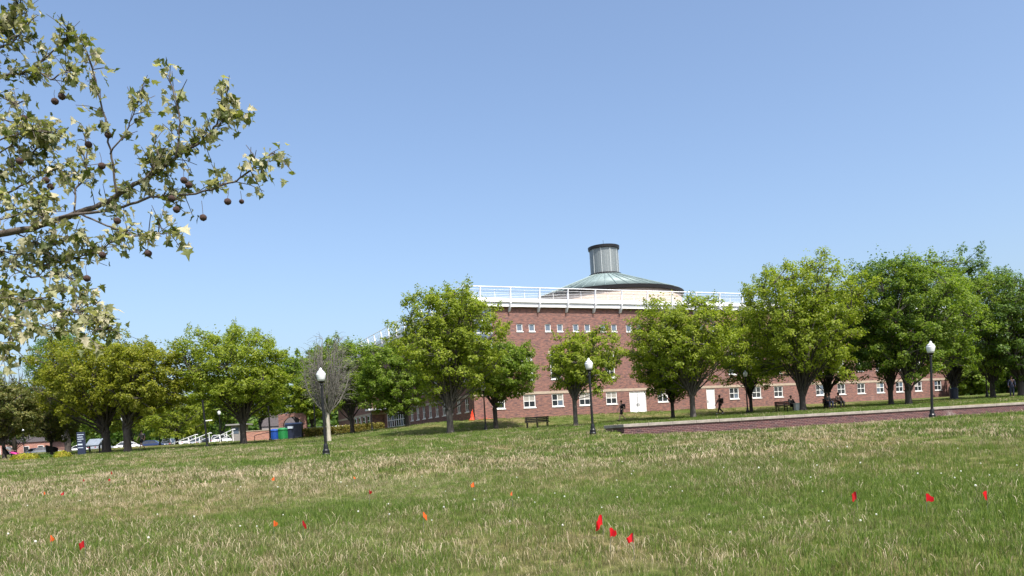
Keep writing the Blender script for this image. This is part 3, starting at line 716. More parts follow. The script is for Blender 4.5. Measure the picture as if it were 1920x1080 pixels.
# ------------------------------------------------------------------ foreground plane tree
def plane_tree():
    rng = np.random.default_rng(3)
    TX, TY = -4.3, 4.3; tz = Z(TX, TY)
    root = thing('plane_tree', 'plane tree branches with pale lobed leaves and hanging seed balls at upper left', 'tree', (TX, TY, tz))
    o3 = np.array((TX, TY, tz))
    W = lambda px, py, Y: np.array(at(px, py, Y)) - o3
    tm = MB(); tm.tube([(0, 0, -0.2), (0, 0, 0), (0, 0, 0.3), (0.03, 0, 1.6), (0, 0, 3.0), (-0.1, 0, 4.6), (-0.1, 0.1, 6.2)], [0.40, 0.33, 0.26, 0.22, 0.19, 0.13, 0.05], 14)
    tm.build('trunk', 'bark_plane', root, True)
    # (pixel polyline, depth start, depth end, radius start px, radius end px, leaves per twig density)
    BR = [([(-420, 520), (-60, 452), (0, 440), (60, 428), (130, 405), (180, 388), (230, 360), (275, 335), (310, 310), (345, 285), (390, 255), (410, 225), (425, 185)], 4.0, 3.5, 9, 1.2, 1.0),
          ([(110, 408), (233, 388), (283, 370), (367, 363), (430, 345), (470, 320), (500, 295), (515, 285)], 3.8, 3.4, 3.2, 1, 1.15),
          ([(220, 364), (210, 310), (203, 253), (190, 193), (180, 157), (172, 123), (163, 100), (159, 83)], 3.65, 3.5, 2.6, 1, 0.7),
          ([(330, 296), (337, 255), (337, 230), (332, 195), (322, 160), (315, 140)], 3.55, 3.5, 2.2, 1, 0.6),
          ([(205, 290), (240, 245), (252, 215), (262, 178)], 3.6, 3.55, 1.8, 0.9, 0.8),
          ([(140, 404), (143, 357), (163, 323), (163, 287), (160, 245)], 3.8, 3.9, 2.2, 1, 0.9),
          ([(404, 240), (430, 215), (448, 207)], 3.5, 3.5, 1.5, 0.8, 0.7), ([(270, 338), (300, 300), (290, 265)], 3.6, 3.7, 1.8, 0.9, 0.9),
          ([(-420, 560), (-60, 505), (0, 501), (67, 500), (110, 492), (147, 483), (180, 473), (213, 453), (230, 440)], 4.1, 3.7, 3.2, 1, 1.0),
          ([(150, 400), (200, 423), (233, 433), (253, 443), (280, 437), (313, 437), (333, 440)], 3.75, 3.5, 2.2, 0.9, 0.9),
          ([(20, 500), (60, 520), (110, 515), (140, 525), (150, 555)], 3.9, 3.8, 2, 0.9, 0.8),
          ([(-420, 600), (-60, 535), (0, 550), (27, 559), (67, 573), (110, 587), (150, 587), (187, 603), (198, 618)], 3.9, 3.3, 4, 1, 1.9),
          ([(-60, 540), (0, 600), (25, 635), (15, 662)], 3.6, 3.3, 2.5, 1, 1.3), ([(40, 565), (80, 560), (120, 545), (160, 550)], 3.6, 3.5, 1.8, 0.9, 1.2),
          ([(-420, 300), (-60, 150), (0, 143), (40, 137), (63, 130), (85, 110), (115, 85), (130, 62)], 4.2, 4.0, 4, 1, 1.2),
          ([(63, 130), (95, 148), (120, 135), (130, 130)], 4.0, 3.9, 2, 0.9, 1.2), ([(-400, 200), (-40, 70), (0, 60), (30, 40), (45, 18), (30, -20)], 4.2, 4.0, 3, 1, 2.2),
          ([(-40, 90), (0, 90), (30, 75), (45, 55)], 4.2, 4.0, 2, 1, 1.8), ([(-30, 175), (0, 180), (30, 195), (55, 188)], 4.1, 4.0, 2, 0.9, 0.9),
          ([(-40, 240), (0, 225), (30, 228), (50, 245)], 4.1, 4.0, 1.8, 0.8, 0.8),
          ([(-420, 480), (-60, 350), (0, 330), (40, 300), (80, 272), (82, 252)], 4.2, 4.0, 4, 1, 1.6), ([(-50, 380), (20, 360), (60, 335), (110, 315), (130, 330)], 4.1, 3.9, 2.5, 1, 1.6),
          ([(-20, 300), (20, 275), (30, 255)], 4.0, 4.0, 2, 1, 1.5), ([(-50, 410), (10, 395), (60, 385), (100, 370)], 4.0, 3.9, 2.5, 1, 1.6),
          ([(30, 434), (60, 455), (100, 460), (140, 445)], 3.9, 3.8, 2, 0.9, 1.5), ([(-60, 470), (0, 470), (40, 478), (80, 470)], 4.0, 3.9, 2, 0.9, 1.5),
          ([(-60, 585), (0, 590), (50, 612), (100, 618), (140, 622)], 3.4, 3.2, 2, 0.9, 1.6), ([(-60, 300), (0, 262), (60, 245), (100, 250)], 4.0, 3.9, 2, 0.9, 1.5), ([(-60, 430), (0, 412), (50, 400), (90, 410), (130, 425)], 3.9, 3.7, 2, 0.9, 1.5),
          ([(-300, 100), (-80, 0), (0, -30), (60, -40)], 4.3, 4.1, 3, 1, 1.6)]
    bm = MB(); spots = []     # leaf (pos, normal hint)
    for pts, Y0, Y1, r0, r1, dens in BR:
        k = len(pts); Ys = np.linspace(Y0, Y1, k)
        P = np.array([W(p[0], p[1], y) for p, y in zip(pts, Ys)])
        rr = np.linspace(r0, r1, k)*Ys/F*0.85
        sub = []; sr = []
        for i in range(k - 1):
            for q in np.linspace(0, 1, 5)[:-1]:
                sub.append(P[i]*(1 - q) + P[i + 1]*q + rng.normal(size=3)*0.0025); sr.append(rr[i]*(1 - q) + rr[i + 1]*q)
        sub.append(P[-1]); sr.append(rr[-1])
        if pts[0][0] < -200:
            sub.insert(0, np.array([0, 0, P[0][2] - 0.15])); sr.insert(0, sr[0]*1.2)
        bm.tube(sub, sr, 7, True)
        S = np.array(sub); seg = np.linalg.norm(np.diff(S, axis=0), axis=1)
        L = float(np.sum(seg*((S[1:, 0] + TX)/(S[1:, 1] + TY) > -0.80)))
        nt = int((dens if dens < 1.4 else dens*0.85)*L*29) + 6
        cand = [i for i in range(2, len(S)) if (S[i][0] + TX)/(S[i][1] + TY) > -0.80 and sr[i] < 0.0125]
        for j in range(nt):
            i = cand[int(len(cand)*rng.random()**0.9)] if cand else len(S) - 1
            dirv = S[i] - S[i - 1]; dirv = dirv/np.linalg.norm(dirv)
            tdir = nrm((dirv*0.7 + rng.normal(size=3)*0.75 + np.array([0, 0, 0.2]))[None])[0]
            tl_ = rng.uniform(0.03, 0.13); e = S[i] + tdir*tl_; mid = (S[i] + e)/2 + np.array([0, 0, 0.008])
            bm.tube([S[i], mid, e], [0.0022, 0.0018, 0.0012], 4, False)
            for q in range(rng.integers(3, 6)): spots.append(S[i] + tdir*tl_*rng.uniform(0.3, 1.05) + rng.normal(size=3)*0.018)
        for q in range(5): spots.append(S[-1] + rng.normal(size=3)*0.018)
    bm.build('branches', 'bark_plane', root, True)
    # lobed leaf outlines, stem at the origin
    half = [(0.0, 0.0), (0.10, -0.05), (0.30, 0.02), (0.52, 0.10), (0.33, 0.26), (0.56, 0.52), (0.27, 0.52), (0.20, 0.68), (0.0, 1.05)]
    meshes = []
    for v in range(6):
        pr = [(x*rng.uniform(0.8, 1.1), y*rng.uniform(0.92, 1.08)) for x, y in half]; pr[0] = (0, 0); pr[-1] = (0, pr[-1][1])
        left = [(-x*rng.uniform(0.85, 1.1), y) for x, y in pr[1:-1]][::-1]
        cup, bend = rng.uniform(0.15, 0.5), rng.uniform(-0.4, 0.15)
        zz = lambda x, y: abs(x)*cup + bend*y*y + 0.05*math.sin(9*x + 5*y)
        ol = pr + left; vs = [(0, 0.36, zz(0, 0.36))] + [(x, y, zz(x, y)) for x, y in ol]; nn = len(ol)
        me = bpy.data.meshes.new('leaf'); me.from_pydata(vs, [], [(0, 1 + i, 1 + (i + 1) % nn) for i in range(nn)]); me.update()
        meshes.append(me)
    spots = np.array(spots); n = len(spots); print('plane leaves', n)
    dpt = spots[:, 1] + TY; hx = (spots[:, 0] + TX)/dpt*F
    inview = hx > -985
    order = np.argsort(~inview, kind='stable'); ii = rng.permutation(np.where(inview)[0]); pick = set(ii[:300].tolist())
    mv, mf, off = [], [], 0
    for i in range(n):
        x = nrm(rng.normal(size=(1, 3)))[0]
        yv = nrm((rng.normal(size=3)*0.8 + np.array([0.1, 0, -0.45]))[None])[0]; zv = nrm(np.cross(x, yv)[None])[0]
        if zv[2] < 0 and rng.random() < 0.6: zv = -zv
        xv = np.cross(yv, zv); s = rng.choice([0.023, 0.031, 0.039, 0.050], p=[0.35, 0.35, 0.22, 0.08])*rng.uniform(0.85, 1.15)
        me = meshes[rng.integers(0, 6)]
        if i in pick:
            o = link('leaf', me, 'plane_leaf', root)
            M = Matrix(((xv[0]*s, yv[0]*s, zv[0]*s, spots[i][0]), (xv[1]*s, yv[1]*s, zv[1]*s, spots[i][1]), (xv[2]*s, yv[2]*s, zv[2]*s, spots[i][2]), (0, 0, 0, 1)))
            o.matrix_local = M
        else:
            co = np.array([v.co for v in me.vertices]); B = np.stack([xv, yv, zv])*s
            mv.append(co@B + spots[i]); mf.append(np.array([p.vertices[:] for p in me.polygons]) + off); off += len(co)
    tag(link('leaf_mass', mesh_np('leaf_mass', np.vstack(mv), np.vstack(mf)), 'plane_leaf_mass', root), kind='stuff')
    balls = [(103, 190, 4.0), (116, 181, 4.0), (45, 222, 4.0), (166, 271, 3.7), (86, 338, 3.9), (37, 302, 3.9), (191, 311, 3.6), (95, 350, 3.95), (203, 253, 3.6), (345, 338, 3.45), (354, 347, 3.5),
             (331, 393, 3.5), (381, 408, 3.4), (427, 378, 3.35), (453, 378, 3.7), (220, 414, 3.6), (278, 475, 3.45), (192, 478, 3.7), (163, 522, 3.6), (322, 372, 3.6)]
    bme = MB(); bme.sphere((0, 0, 0), 1.0, 14, 10)
    rb = random.Random(2); bme.v = [tuple(c*(1 + rb.uniform(-0.07, 0.07)) for c in v) for v in bme.v]; bme = bme.mesh('seed_ball', True)
    for bx, by, Yb in balls:
        p = W(bx, by, Yb); r = (4.8 if bx == 453 else 6.8)*Yb/F
        o = link('seed_ball', bme, 'seed_fuzz', root); o.location = p; o.scale = (r, r, r*0.92)
        s = MB(); h = rng.uniform(0.04, 0.09); s.tube([(0, 0, 0.9), (0.12*rng.normal(), 0, 1 + h*0.5/r), (0.2*rng.normal(), 0, 1 + h/r)], 0.0011/r, 4); s.build('stalk', 'bark_plane', o)
plane_tree()

# ------------------------------------------------------------------ lamp posts
def make_lamp(H=3.75):
    r = thing('street_lamp', 'x', 'street lamp', (0, 0, 0), 0, 'black lamp posts with white globes')
    k = H - 0.62
    MB().lathe([(0.17, -0.1), (0.17, 0.05), (0.15, 0.09), (0.15, 0.2), (0.11, 0.26), (0.095, 0.42), (0.075, 0.5)], 16).build('base', 'black_metal', r)
    m = MB(); m.lathe([(0.062, 0.48), (0.062, 0.9), (0.05, k - 0.25), (0.048, k - 0.06)], 14); m.build('pole', 'black_metal', r)
    MB().lathe([(0.05, k - 0.14), (0.085, k - 0.1), (0.06, k - 0.05), (0.13, k + 0.0), (0.15, k + 0.04), (0.12, k + 0.05)], 16).build('collar', 'black_metal', r)
    g = MB().lathe([(0.13, k + 0.04), (0.165, k + 0.14), (0.20, k + 0.30), (0.205, k + 0.36), (0.19, k + 0.38)], 20).build('globe', 'globe_white', r, True)
    MB().lathe([(0.195, k + 0.375), (0.15, k + 0.45), (0.085, k + 0.50), (0.06, k + 0.53), (0.065, k + 0.56), (0.035, k + 0.60), (0.005, k + 0.63)], 20).build('globe_lid', 'globe_white', g, True)
    return r
lamp0 = make_lamp(); first = [True]
def lamp(px, Y, label, s=1.0, lean=0.0):
    o = lamp0 if first[0] else copy_tree(lamp0)
    first[0] = False
    o.location = onground(px, Y); o['label'] = label; o.scale = (1, 1, s); o.rotation_euler = (0, lean, 0)
lamp(612, 34.4, 'black lamp post with white acorn globe in front of the bare tree', lean=R(-0.4))
lamp(1112, 39.6, 'black lamp post with white globe in front of the small thin crowned tree')
lamp(1748, 38.6, 'black lamp post with white globe standing at the low brick wall on the right', lean=R(2.2))
lamp(911, 64, 'black lamp post half hidden by the tall tree at the building corner')
lamp(1402, 70, 'dark lamp post among foliage right of the single white door')
lamp(1851, 77, 'dark lamp post in the shade of the right hand trees')
lamp(233, 98, 'small far lamp post between the two olive tree trunks')
lamp(300, 100, 'small far lamp post right of the walking person on the left')
lamp(414, 96, 'small far lamp post behind the white handrails')
lamp(46, 112, 'tiny far lamp post behind the pink clad sitter')
lamp(698, 88, 'dark lamp post in front of the shaded end block of the building')

# tall dark posts
def post(px, Y, h, label, arm=False, lean=0.0):
    b = onground(px, Y); r = thing('tall_post', label, 'post', b); r.rotation_euler = (0, lean, 0)
    MB().lathe([(0.16, -0.1), (0.15, 0.15), (0.09, 0.22), (0.075, h), (0.05, h + 0.02)], 12).build('shaft', 'black_metal', r)
    if arm: MB().box(0.06, 0.62, -0.02, 0.02, h*0.55, h*0.55 + 0.07).build('sign_arm', 'white_paint', r)
post(389, 66, 3.9, 'tall dark leaning post with small white arm left of the broad green tree', True, R(-2.5))
post(507, 80, 4.4, 'tall dark post beside the blue bin')
post(592, 88, 4.0, 'slim dark post beyond the hedge, left of the bare tree')

# ------------------------------------------------------------------ benches
def make_bench(L=1.85):
    r = thing('park_bench', 'x', 'bench', (0, 0, 0), 0, 'black slatted park benches')
    lg = MB(); lg.box(-0.03, 0.03, -0.25, -0.19, 0, 0.42); lg.box(-0.03, 0.03, 0.2, 0.26, 0, 0.80); lg.box(-0.03, 0.03, -0.19, 0.2, 0.36, 0.415); lme = lg.mesh('leg')
    for x in (-L/2 + 0.15, 0, L/2 - 0.15):
        o = link('leg', lme, 'bench_black', r); o.location = (x, 0, 0)
    sl = MB().box(-L/2, L/2, -0.055, 0.055, -0.02, 0.02).mesh('seat_slat')
    for i in range(4):
        o = link('seat_slat', sl, 'bench_black', r); o.location = (0, -0.2 + i*0.125, 0.44)
    bs = MB().box(-L/2, L/2, -0.02, 0.02, -0.055, 0.055).mesh('back_slat')
    for i in range(3):
        o = link('back_slat', bs, 'bench_black', r); o.location = (0, 0.18, 0.54 + i*0.13)
    return r
bench0 = make_bench(); fb = [True]
def bench(px, Y, rz, label, s=1.0):
    o = bench0 if fb[0] else copy_tree(bench0)
    fb[0] = False
    o.location = onground(px, Y); o.rotation_euler = (0, 0, rz); o['label'] = label; o.scale = (s, s, s); return o
B1 = bench(1008, 61, R(8), 'empty black slatted bench on the grass left of the small thin crowned tree')
B2 = bench(1474, 68, R(10), 'black bench beside the tallest bright tree with one dark clad sitter')
B3 = bench(1564, 68, R(10), 'black bench under the right hand trees with two sitters')

# ------------------------------------------------------------------ people
def skin_obj(name, joints, edges, radii, mat, parent, root=0, sub=2):
    names = list(joints); me = bpy.data.meshes.new(name)
    me.from_pydata([joints[k] for k in names], [(names.index(a), names.index(b)) for a, b in edges], [])
    o = link(name, me, mat, parent)
    sk = o.modifiers.new('skin', 'SKIN'); sk.use_smooth_shade = True
    if not me.skin_vertices: return o
    for i, k in enumerate(names):
        rr = radii[k]; rr = rr if isinstance(rr, tuple) else (rr, rr)
        me.skin_vertices[0].data[i].radius = rr; me.skin_vertices[0].data[i].use_root = (i == root)
    sb = o.modifiers.new('sub', 'SUBSURF'); sb.levels = sub; sb.render_levels = sub
    return o

def pose(kind):
    """joint positions, facing +x, y to the left, for a 1.75 m figure"""
    J = {}
    if kind in ('stride', 'stand'):
        J.update(pelvis=(0, 0, 0.95), waist=(0.0, 0, 1.10), chest=(0.01, 0, 1.32), neck=(0.01, 0, 1.49), jaw=(0.03, 0, 1.58), crown=(0.02, 0, 1.69))
        st = 1.0 if kind == 'stride' else 0.12
        for s, sy, ph in (('l', 1, 1), ('r', -1, -1)):
            J[s+'hip'] = (0, 0.09*sy, 0.90)
            if ph > 0: kn, an, to = (0.19*st, 0.49), (0.30*st, 0.085), (0.30*st + 0.15, 0.05)
            else: kn, an, to = (0.0*st - 0.01, 0.47), (-0.34*st, 0.085 + 0.06*st), (-0.34*st + 0.14, 0.035 + 0.005*st)
            J[s+'knee'] = (kn[0], 0.10*sy, kn[1]); J[s+'ankle'] = (an[0], 0.10*sy, an[1]); J[s+'toe'] = (to[0], 0.11*sy, to[1])
            J[s+'sh'] = (0, 0.18*sy, 1.41); J[s+'elbow'] = (-0.16*st*ph, 0.25*sy, 1.13); J[s+'wrist'] = (-0.20*st*ph + 0.12, 0.25*sy, 0.90)
    else:                                       # sitting
        bk = -0.12 if kind == 'sit' else -0.32
        J.update(pelvis=(0, 0, 0.52), waist=(bk*0.4, 0, 0.68), chest=(bk*0.7, 0, 0.90), neck=(bk*0.9, 0, 1.06), jaw=(bk*0.9 + 0.04, 0, 1.15), crown=(bk*0.9 + 0.02, 0, 1.26))
        for s, sy in (('l', 1), ('r', -1)):
            J[s+'hip'] = (0.03, 0.09*sy, 0.52)
            kz, az, ax = (0.55, 0.09, 0.44) if kind == 'sit' else (0.42, 0.12, 0.95)
            J[s+'knee'] = (0.46 if kind == 'sit' else 0.52, 0.13*sy, kz); J[s+'ankle'] = (ax, 0.13*sy, az); J[s+'toe'] = (ax + 0.15, 0.14*sy, az - 0.04)
            J[s+'sh'] = (bk*0.8, 0.18*sy, 0.98); J[s+'elbow'] = (bk*0.5 + 0.03, 0.25*sy, 0.74); J[s+'wrist'] = (0.22, 0.17*sy, 0.66)
    for s, sy in (('l', 1), ('r', -1)):
        w = Vector(J[s+'wrist']); d = (w - Vector(J[s+'elbow'])).normalized(); side = Vector((1, 0, 0)) if abs(d.x) < 0.8 else Vector((0, 0, 1))
        side = (side - d*side.dot(d)).normalized(); J[s+'palm'] = tuple(w + d*0.07)
        for q in range(4):
            a = w + d*0.085 + side*(q - 1.5)*0.021; L = (0.062, 0.075, 0.07, 0.055)[q]
            J[f'{s}f{q}a'] = tuple(a + d*L*0.5); J[f'{s}f{q}b'] = tuple(a + d*L + Vector((0, -sy*0.02, 0)))
        J[s+'tha'] = tuple(w + d*0.045 + side*0.045); J[s+'thb'] = tuple(w + d*0.085 + side*0.06)
    return J

def person(label, px, Y, rz, kind, skin, top, bottom, hair, shoes, pack=None, long_sleeve=False, long_legs=True, scale=1.0, loc=None, skirt=False):
    b = Vector(loc) if loc else onground(px, Y)
    r = thing('person', label, 'person', b, rz); r.scale = (scale,)*3
    J = pose(kind); E = [('pelvis', 'waist'), ('waist', 'chest'), ('chest', 'neck'), ('neck', 'jaw'), ('jaw', 'crown')]
    Rr = dict(pelvis=(0.13, 0.10), waist=(0.125, 0.09), chest=(0.14, 0.10), neck=0.052, jaw=(0.075, 0.085), crown=(0.078, 0.092))
    for s in 'lr':
        E += [('pelvis', s+'hip'), (s+'hip', s+'knee'), (s+'knee', s+'ankle'), (s+'ankle', s+'toe'), ('chest', s+'sh'), (s+'sh', s+'elbow'), (s+'elbow', s+'wrist'), (s+'wrist', s+'palm')]
        Rr.update({s+'hip': 0.088, s+'knee': 0.055, s+'ankle': 0.038, s+'toe': 0.03, s+'sh': 0.058, s+'elbow': 0.042, s+'wrist': 0.028, s+'palm': (0.034, 0.022)})
        for q in range(4):
            E += [(s+'palm', f'{s}f{q}a'), (f'{s}f{q}a', f'{s}f{q}b')]; Rr[f'{s}f{q}a'] = 0.009; Rr[f'{s}f{q}b'] = 0.008
        E += [(s+'wrist', s+'tha'), (s+'tha', s+'thb')]; Rr[s+'tha'] = 0.011; Rr[s+'thb'] = 0.009
    hd = Vector(J['jaw'])*0.45 + Vector(J['crown'])*0.55
    J['nose'] = tuple(hd + Vector((0.105, 0, -0.02))); E.append(('jaw', 'nose')); Rr['nose'] = 0.012
    body = skin_obj('body', J, E, Rr, skin, r)
    f = MB()
    for sy in (-1, 1): f.sphere(hd + Vector((0.075, 0.032*sy, 0.02)), 0.012, 8, 6)
    f.build('eyes', 'hair_dark', r, True)
    f = MB(); f.tube([hd + Vector((0.083, -0.025, -0.055)), hd + Vector((0.09, 0, -0.055)), hd + Vector((0.083, 0.025, -0.055))], 0.006, 6); f.build('mouth', 'cloth_brown', r, True)
    f = MB()
    for sy in (-1, 1): f.sphere(hd + Vector((0, 0.085*sy, 0)), 0.03, 8, 6, (0.7, 0.35, 1))
    f.build('ears', skin, r, True)
    h = MB(); h.sphere(hd + Vector((-0.022, 0, 0.035)), 0.112, 12, 8, (1.0, 0.95, 1.0)); h.build('hair', hair, r, True)
    up = ['pelvis', 'waist', 'chest']; j2 = {k: J[k] for k in up}; e2 = [('pelvis', 'waist'), ('waist', 'chest'), ('hem', 'pelvis')]; j2['hem'] = tuple(Vector(J['pelvis']) + (Vector(J['pelvis']) - Vector(J['waist']))*0.45); r2 = dict(hem=(0.16, 0.13), pelvis=(0.16, 0.13), waist=(0.15, 0.115), chest=(0.165, 0.12))
    for s in 'lr':
        sh, el, wr = Vector(J[s+'sh']), Vector(J[s+'elbow']), Vector(J[s+'wrist'])
        j2[s+'sh'] = J[s+'sh']; j2[s+'el'] = tuple(sh.lerp(el, 0.7) if not long_sleeve else el); e2 += [('chest', s+'sh'), (s+'sh', s+'el')]; r2[s+'sh'] = 0.078; r2[s+'el'] = 0.066
        if long_sleeve: j2[s+'wr'] = tuple(el.lerp(wr, 0.92)); e2.append((s+'el', s+'wr')); r2[s+'wr'] = 0.042
    skin_obj('shirt', j2, e2, r2, top, r)
    j3 = {'p': J['pelvis'], 'w': tuple(Vector(J['pelvis']).lerp(Vector(J['waist']), 0.7))}; e3 = [('p', 'w')]; r3 = dict(p=(0.15, 0.122), w=(0.135, 0.10))
    for s in 'lr':
        hp, kn, an = Vector(J[s+'hip']), Vector(J[s+'knee']), Vector(J[s+'ankle'])
        j3[s+'h'] = tuple(hp); e3.append(('p', s+'h')); r3[s+'h'] = 0.112
        if long_legs: j3[s+'k'] = tuple(kn); j3[s+'a'] = tuple(kn.lerp(an, 0.93)); e3 += [(s+'h', s+'k'), (s+'k', s+'a')]; r3[s+'k'] = 0.08; r3[s+'a'] = 0.062
        else: j3[s+'k'] = tuple(hp.lerp(kn, 0.85)); e3.append((s+'h', s+'k')); r3[s+'k'] = 0.11
    skin_obj('trousers' if long_legs else 'shorts', j3, e3, r3, bottom, r)
    for s in 'lr':
        a, t = Vector(J[s+'ankle']), Vector(J[s+'toe'])
        skin_obj('shoe', {'h': tuple(a + Vector((-0.04, 0, -0.045))), 'm': tuple(a.lerp(t, 0.5) + Vector((0, 0, -0.012))), 't': tuple(t + Vector((0.03, 0, -0.005)))}, [('h', 'm'), ('m', 't')], dict(h=0.042, m=0.045, t=0.032), shoes, r)
    if pack:
        c = Vector(J['chest']); m = MB(); m.box(c.x - 0.33, c.x - 0.10, -0.15, 0.15, c.z - 0.32, c.z + 0.14); p = m.build('backpack', pack, r, True, bevel=0.06)
    return r
FL = math.pi
person('person in black tee and dark shorts with backpack walking left past the double doors', 1167, 70, FL + R(5), 'stride', 'skin_light', 'cloth_black', 'cloth_black', 'hair_brown', 'shoe_dark', 'pack_black', long_legs=False)
person('person in dark clothes with backpack walking beside the single white door', 1351, 74, FL + R(10), 'stride', 'skin_dark', 'cloth_brown', 'cloth_black', 'hair_dark', 'shoe_white', 'pack_black', long_sleeve=True, scale=1.0)
person('person in grey shirt and dark shorts with navy backpack walking near the olive trees', 267, 75, FL + R(60), 'stride', 'skin_light', 'cloth_grey', 'cloth_black', 'hair_dark', 'shoe_dark', 'cloth_navy', long_legs=False)
person('dark blue clad figure standing in the tree shade near the right picture edge', 1898, 70, FL + R(70), 'stand', 'skin_dark', 'cloth_navy', 'cloth_navy', 'hair_dark', 'shoe_dark', long_sleeve=True, scale=1.05)
def on_bench(bn, x): 
    return bn.matrix_basis @ Vector((x, -0.08, 0.0)) if False else Vector(bn.location) + Matrix.Rotation(bn.rotation_euler[2], 3, 'Z') @ Vector((x, -0.02, -0.02))
person('dark clad person sitting alone at the end of a bench', 0, 0, R(-75), 'sit', 'skin_dark', 'cloth_black', 'cloth_black', 'hair_dark', 'shoe_dark', loc=on_bench(B2, 0.55), long_sleeve=True)
person('person in black at the left end of the two seater bench', 0, 0, R(-80), 'sit', 'skin_dark', 'cloth_black', 'cloth_navy', 'hair_dark', 'shoe_dark', loc=on_bench(B3, -0.55), long_sleeve=True, scale=1.06)
person('person in dark top at the right end of the two seater bench', 0, 0, R(-80), 'sit', 'skin_dark', 'cloth_brown', 'cloth_black', 'hair_dark', 'shoe_dark', loc=on_bench(B3, 0.5), long_sleeve=True)
lg = onground(22, 66)
lc = thing('lounge_chair', 'dark low chair under the person in pink at the left edge', 'chair', lg, R(-12))
m = MB(); m.box(-0.28, 0.3, -0.3, 0.3, 0.36, 0.42); m.build('seat', 'bench_black', lc)
m = MB(); m.prism([(-0.30, 0.36), (-0.22, 0.36), (-0.55, 1.05), (-0.62, 1.02)], -0.3, 0.3); m.build('backrest', 'bench_black', lc)
for sx, sy in ((-0.25, -0.26), (-0.25, 0.26), (0.26, -0.26), (0.26, 0.26)):
    MB().box(sx - 0.025, sx + 0.025, sy - 0.025, sy + 0.025, 0, 0.36).build('leg', 'bench_black', lc)
person('person in white top and bright pink trousers reclining at the left edge', 0, 0, R(-12), 'recline', 'skin_light', 'cloth_white', 'cloth_pink', 'hair_brown', 'shoe_white', loc=(lg.x, lg.y, lg.z - 0.0))
ch = onground(98, 70)
rc = thing('round_chair', 'black round backed garden chair behind the yellow shrubs', 'chair', ch, R(60))
pts = [(0.42*math.cos(a), 0.42*math.sin(a)) for a in np.linspace(R(40), R(320), 22)]
m = MB()
for i in range(len(pts) - 1):
    (x0, y0), (x1, y1) = pts[i], pts[i + 1]; h0 = 0.95 - 0.3*abs(i/21 - 0.5)*2; h1 = 0.95 - 0.3*abs((i + 1)/21 - 0.5)*2
    m.add([(x0, y0, 0.3), (x1, y1, 0.3), (x1*1.1, y1*1.1, h1), (x0*1.1, y0*1.1, h0), (x0*1.08, y0*1.08, 0.3), (x1*1.08, y1*1.08, 0.3), (x1*1.18, y1*1.18, h1), (x0*1.18, y0*1.18, h0)],
          [(0, 1, 2, 3), (5, 4, 7, 6), (3, 2, 6, 7)])
m.build('shell_back', 'bench_black', rc)
MB().lathe([(0.40, 0.30), (0.44, 0.36), (0.42, 0.42)], 20).build('seat', 'bench_black', rc)
for a in range(4): MB().tube([(0.3*math.cos(a*1.57 + .78), 0.3*math.sin(a*1.57 + .78), 0.32), (0.38*math.cos(a*1.57 + .78), 0.38*math.sin(a*1.57 + .78), -0.02)], 0.025, 6).build('leg', 'bench_black', rc)

# ------------------------------------------------------------------ shrubs and hedge
def leaf_blob(name, label, cat, px, Y, w, d, h, mat, n, seed, ls=0.06):
    rng = np.random.default_rng(seed); b = onground(px, Y); r = thing(name, label, cat, b)
    dd = nrm(rng.normal(size=(n, 3))); dd[:, 2] = np.abs(dd[:, 2]); az = np.arctan2(dd[:, 1], dd[:, 0])
    k = (0.75 + 0.3*rng.random(n))*(1 + 0.12*np.sin(4*az + seed) + 0.08*np.sin(9*az))
    P = dd*np.array([w/2, d/2, h])*k[:, None]; N = nrm(dd + rng.normal(size=(n, 3))*0.6)
    V, Q = leaf_quads(P, N, rng.uniform(0.7, 1.3, n)*ls, 0.6, rng); link('foliage', mesh_np('foliage', V, Q), mat, r)
    m = MB()
    for i in range(9): m.tube([(0, 0, -0.05), tuple(P[i]*0.4), tuple(P[i]*0.9)], [0.02, 0.014, 0.006], 4)
    m.build('stems', 'bark_dark', r)
leaf_blob('low_shrub', 'wide low yellow shrub at the left edge in front of the pink sitter', 'shrub', 46, 60, 1.9, 1.0, 0.45, 'leaf_shrub', 1800, 1)
leaf_blob('low_shrub', 'small round yellow shrub left of the navy pylon sign', 'shrub', 117, 60, 1.2, 0.9, 0.48, 'leaf_shrub', 1300, 2)
leaf_blob('low_shrub', 'dark green low shrub between the two yellow shrubs', 'shrub', 85, 61, 1.3, 0.8, 0.3, 'leaf_dark', 1000, 3)
def hedge():
    rng = np.random.default_rng(9); a, b = onground(566, 82), onground(716, 92); r = thing('clipped_hedge', 'long low yellow green hedge in front of the shaded building end', 'hedge', a)
    n = 9000; t = rng.random(n); d = np.array(b - a); side = nrm(np.array([[-d[1], d[0], 0]]))[0]
    s = rng.uniform(-1, 1, n); h = rng.random(n); face = rng.integers(0, 3, n)
    s = np.where(face == 0, -1, s); h = np.where(face == 1, 1, h); s = s*(1 + 0.1*rng.normal(size=n)); h = h*(0.75 + 0.08*np.sin(t*60) + 0.06*rng.normal(size=n))
    P = d[None]*t[:, None] + side[None]*(s*0.4)[:, None] + np.array([0, 0, 1.0])*h[:, None]
    V, Q = leaf_quads(P, nrm(rng.normal(size=(n, 3)) + np.array([0, -0.5, 0.6])), rng.uniform(0.06, 0.11, n), 0.65, rng)
    link('foliage', mesh_np('foliage', V, Q), 'leaf_hedge', r)
    m = MB()
    for i in range(60):
        p = d*i/59; m.tube([tuple(p + np.array([0, 0, -0.1])), tuple(p + np.array([rng.normal()*0.15, rng.normal()*0.1, 0.55]))], [0.03, 0.015], 4)
    m.build('stems', 'bark_dark', r)
hedge()

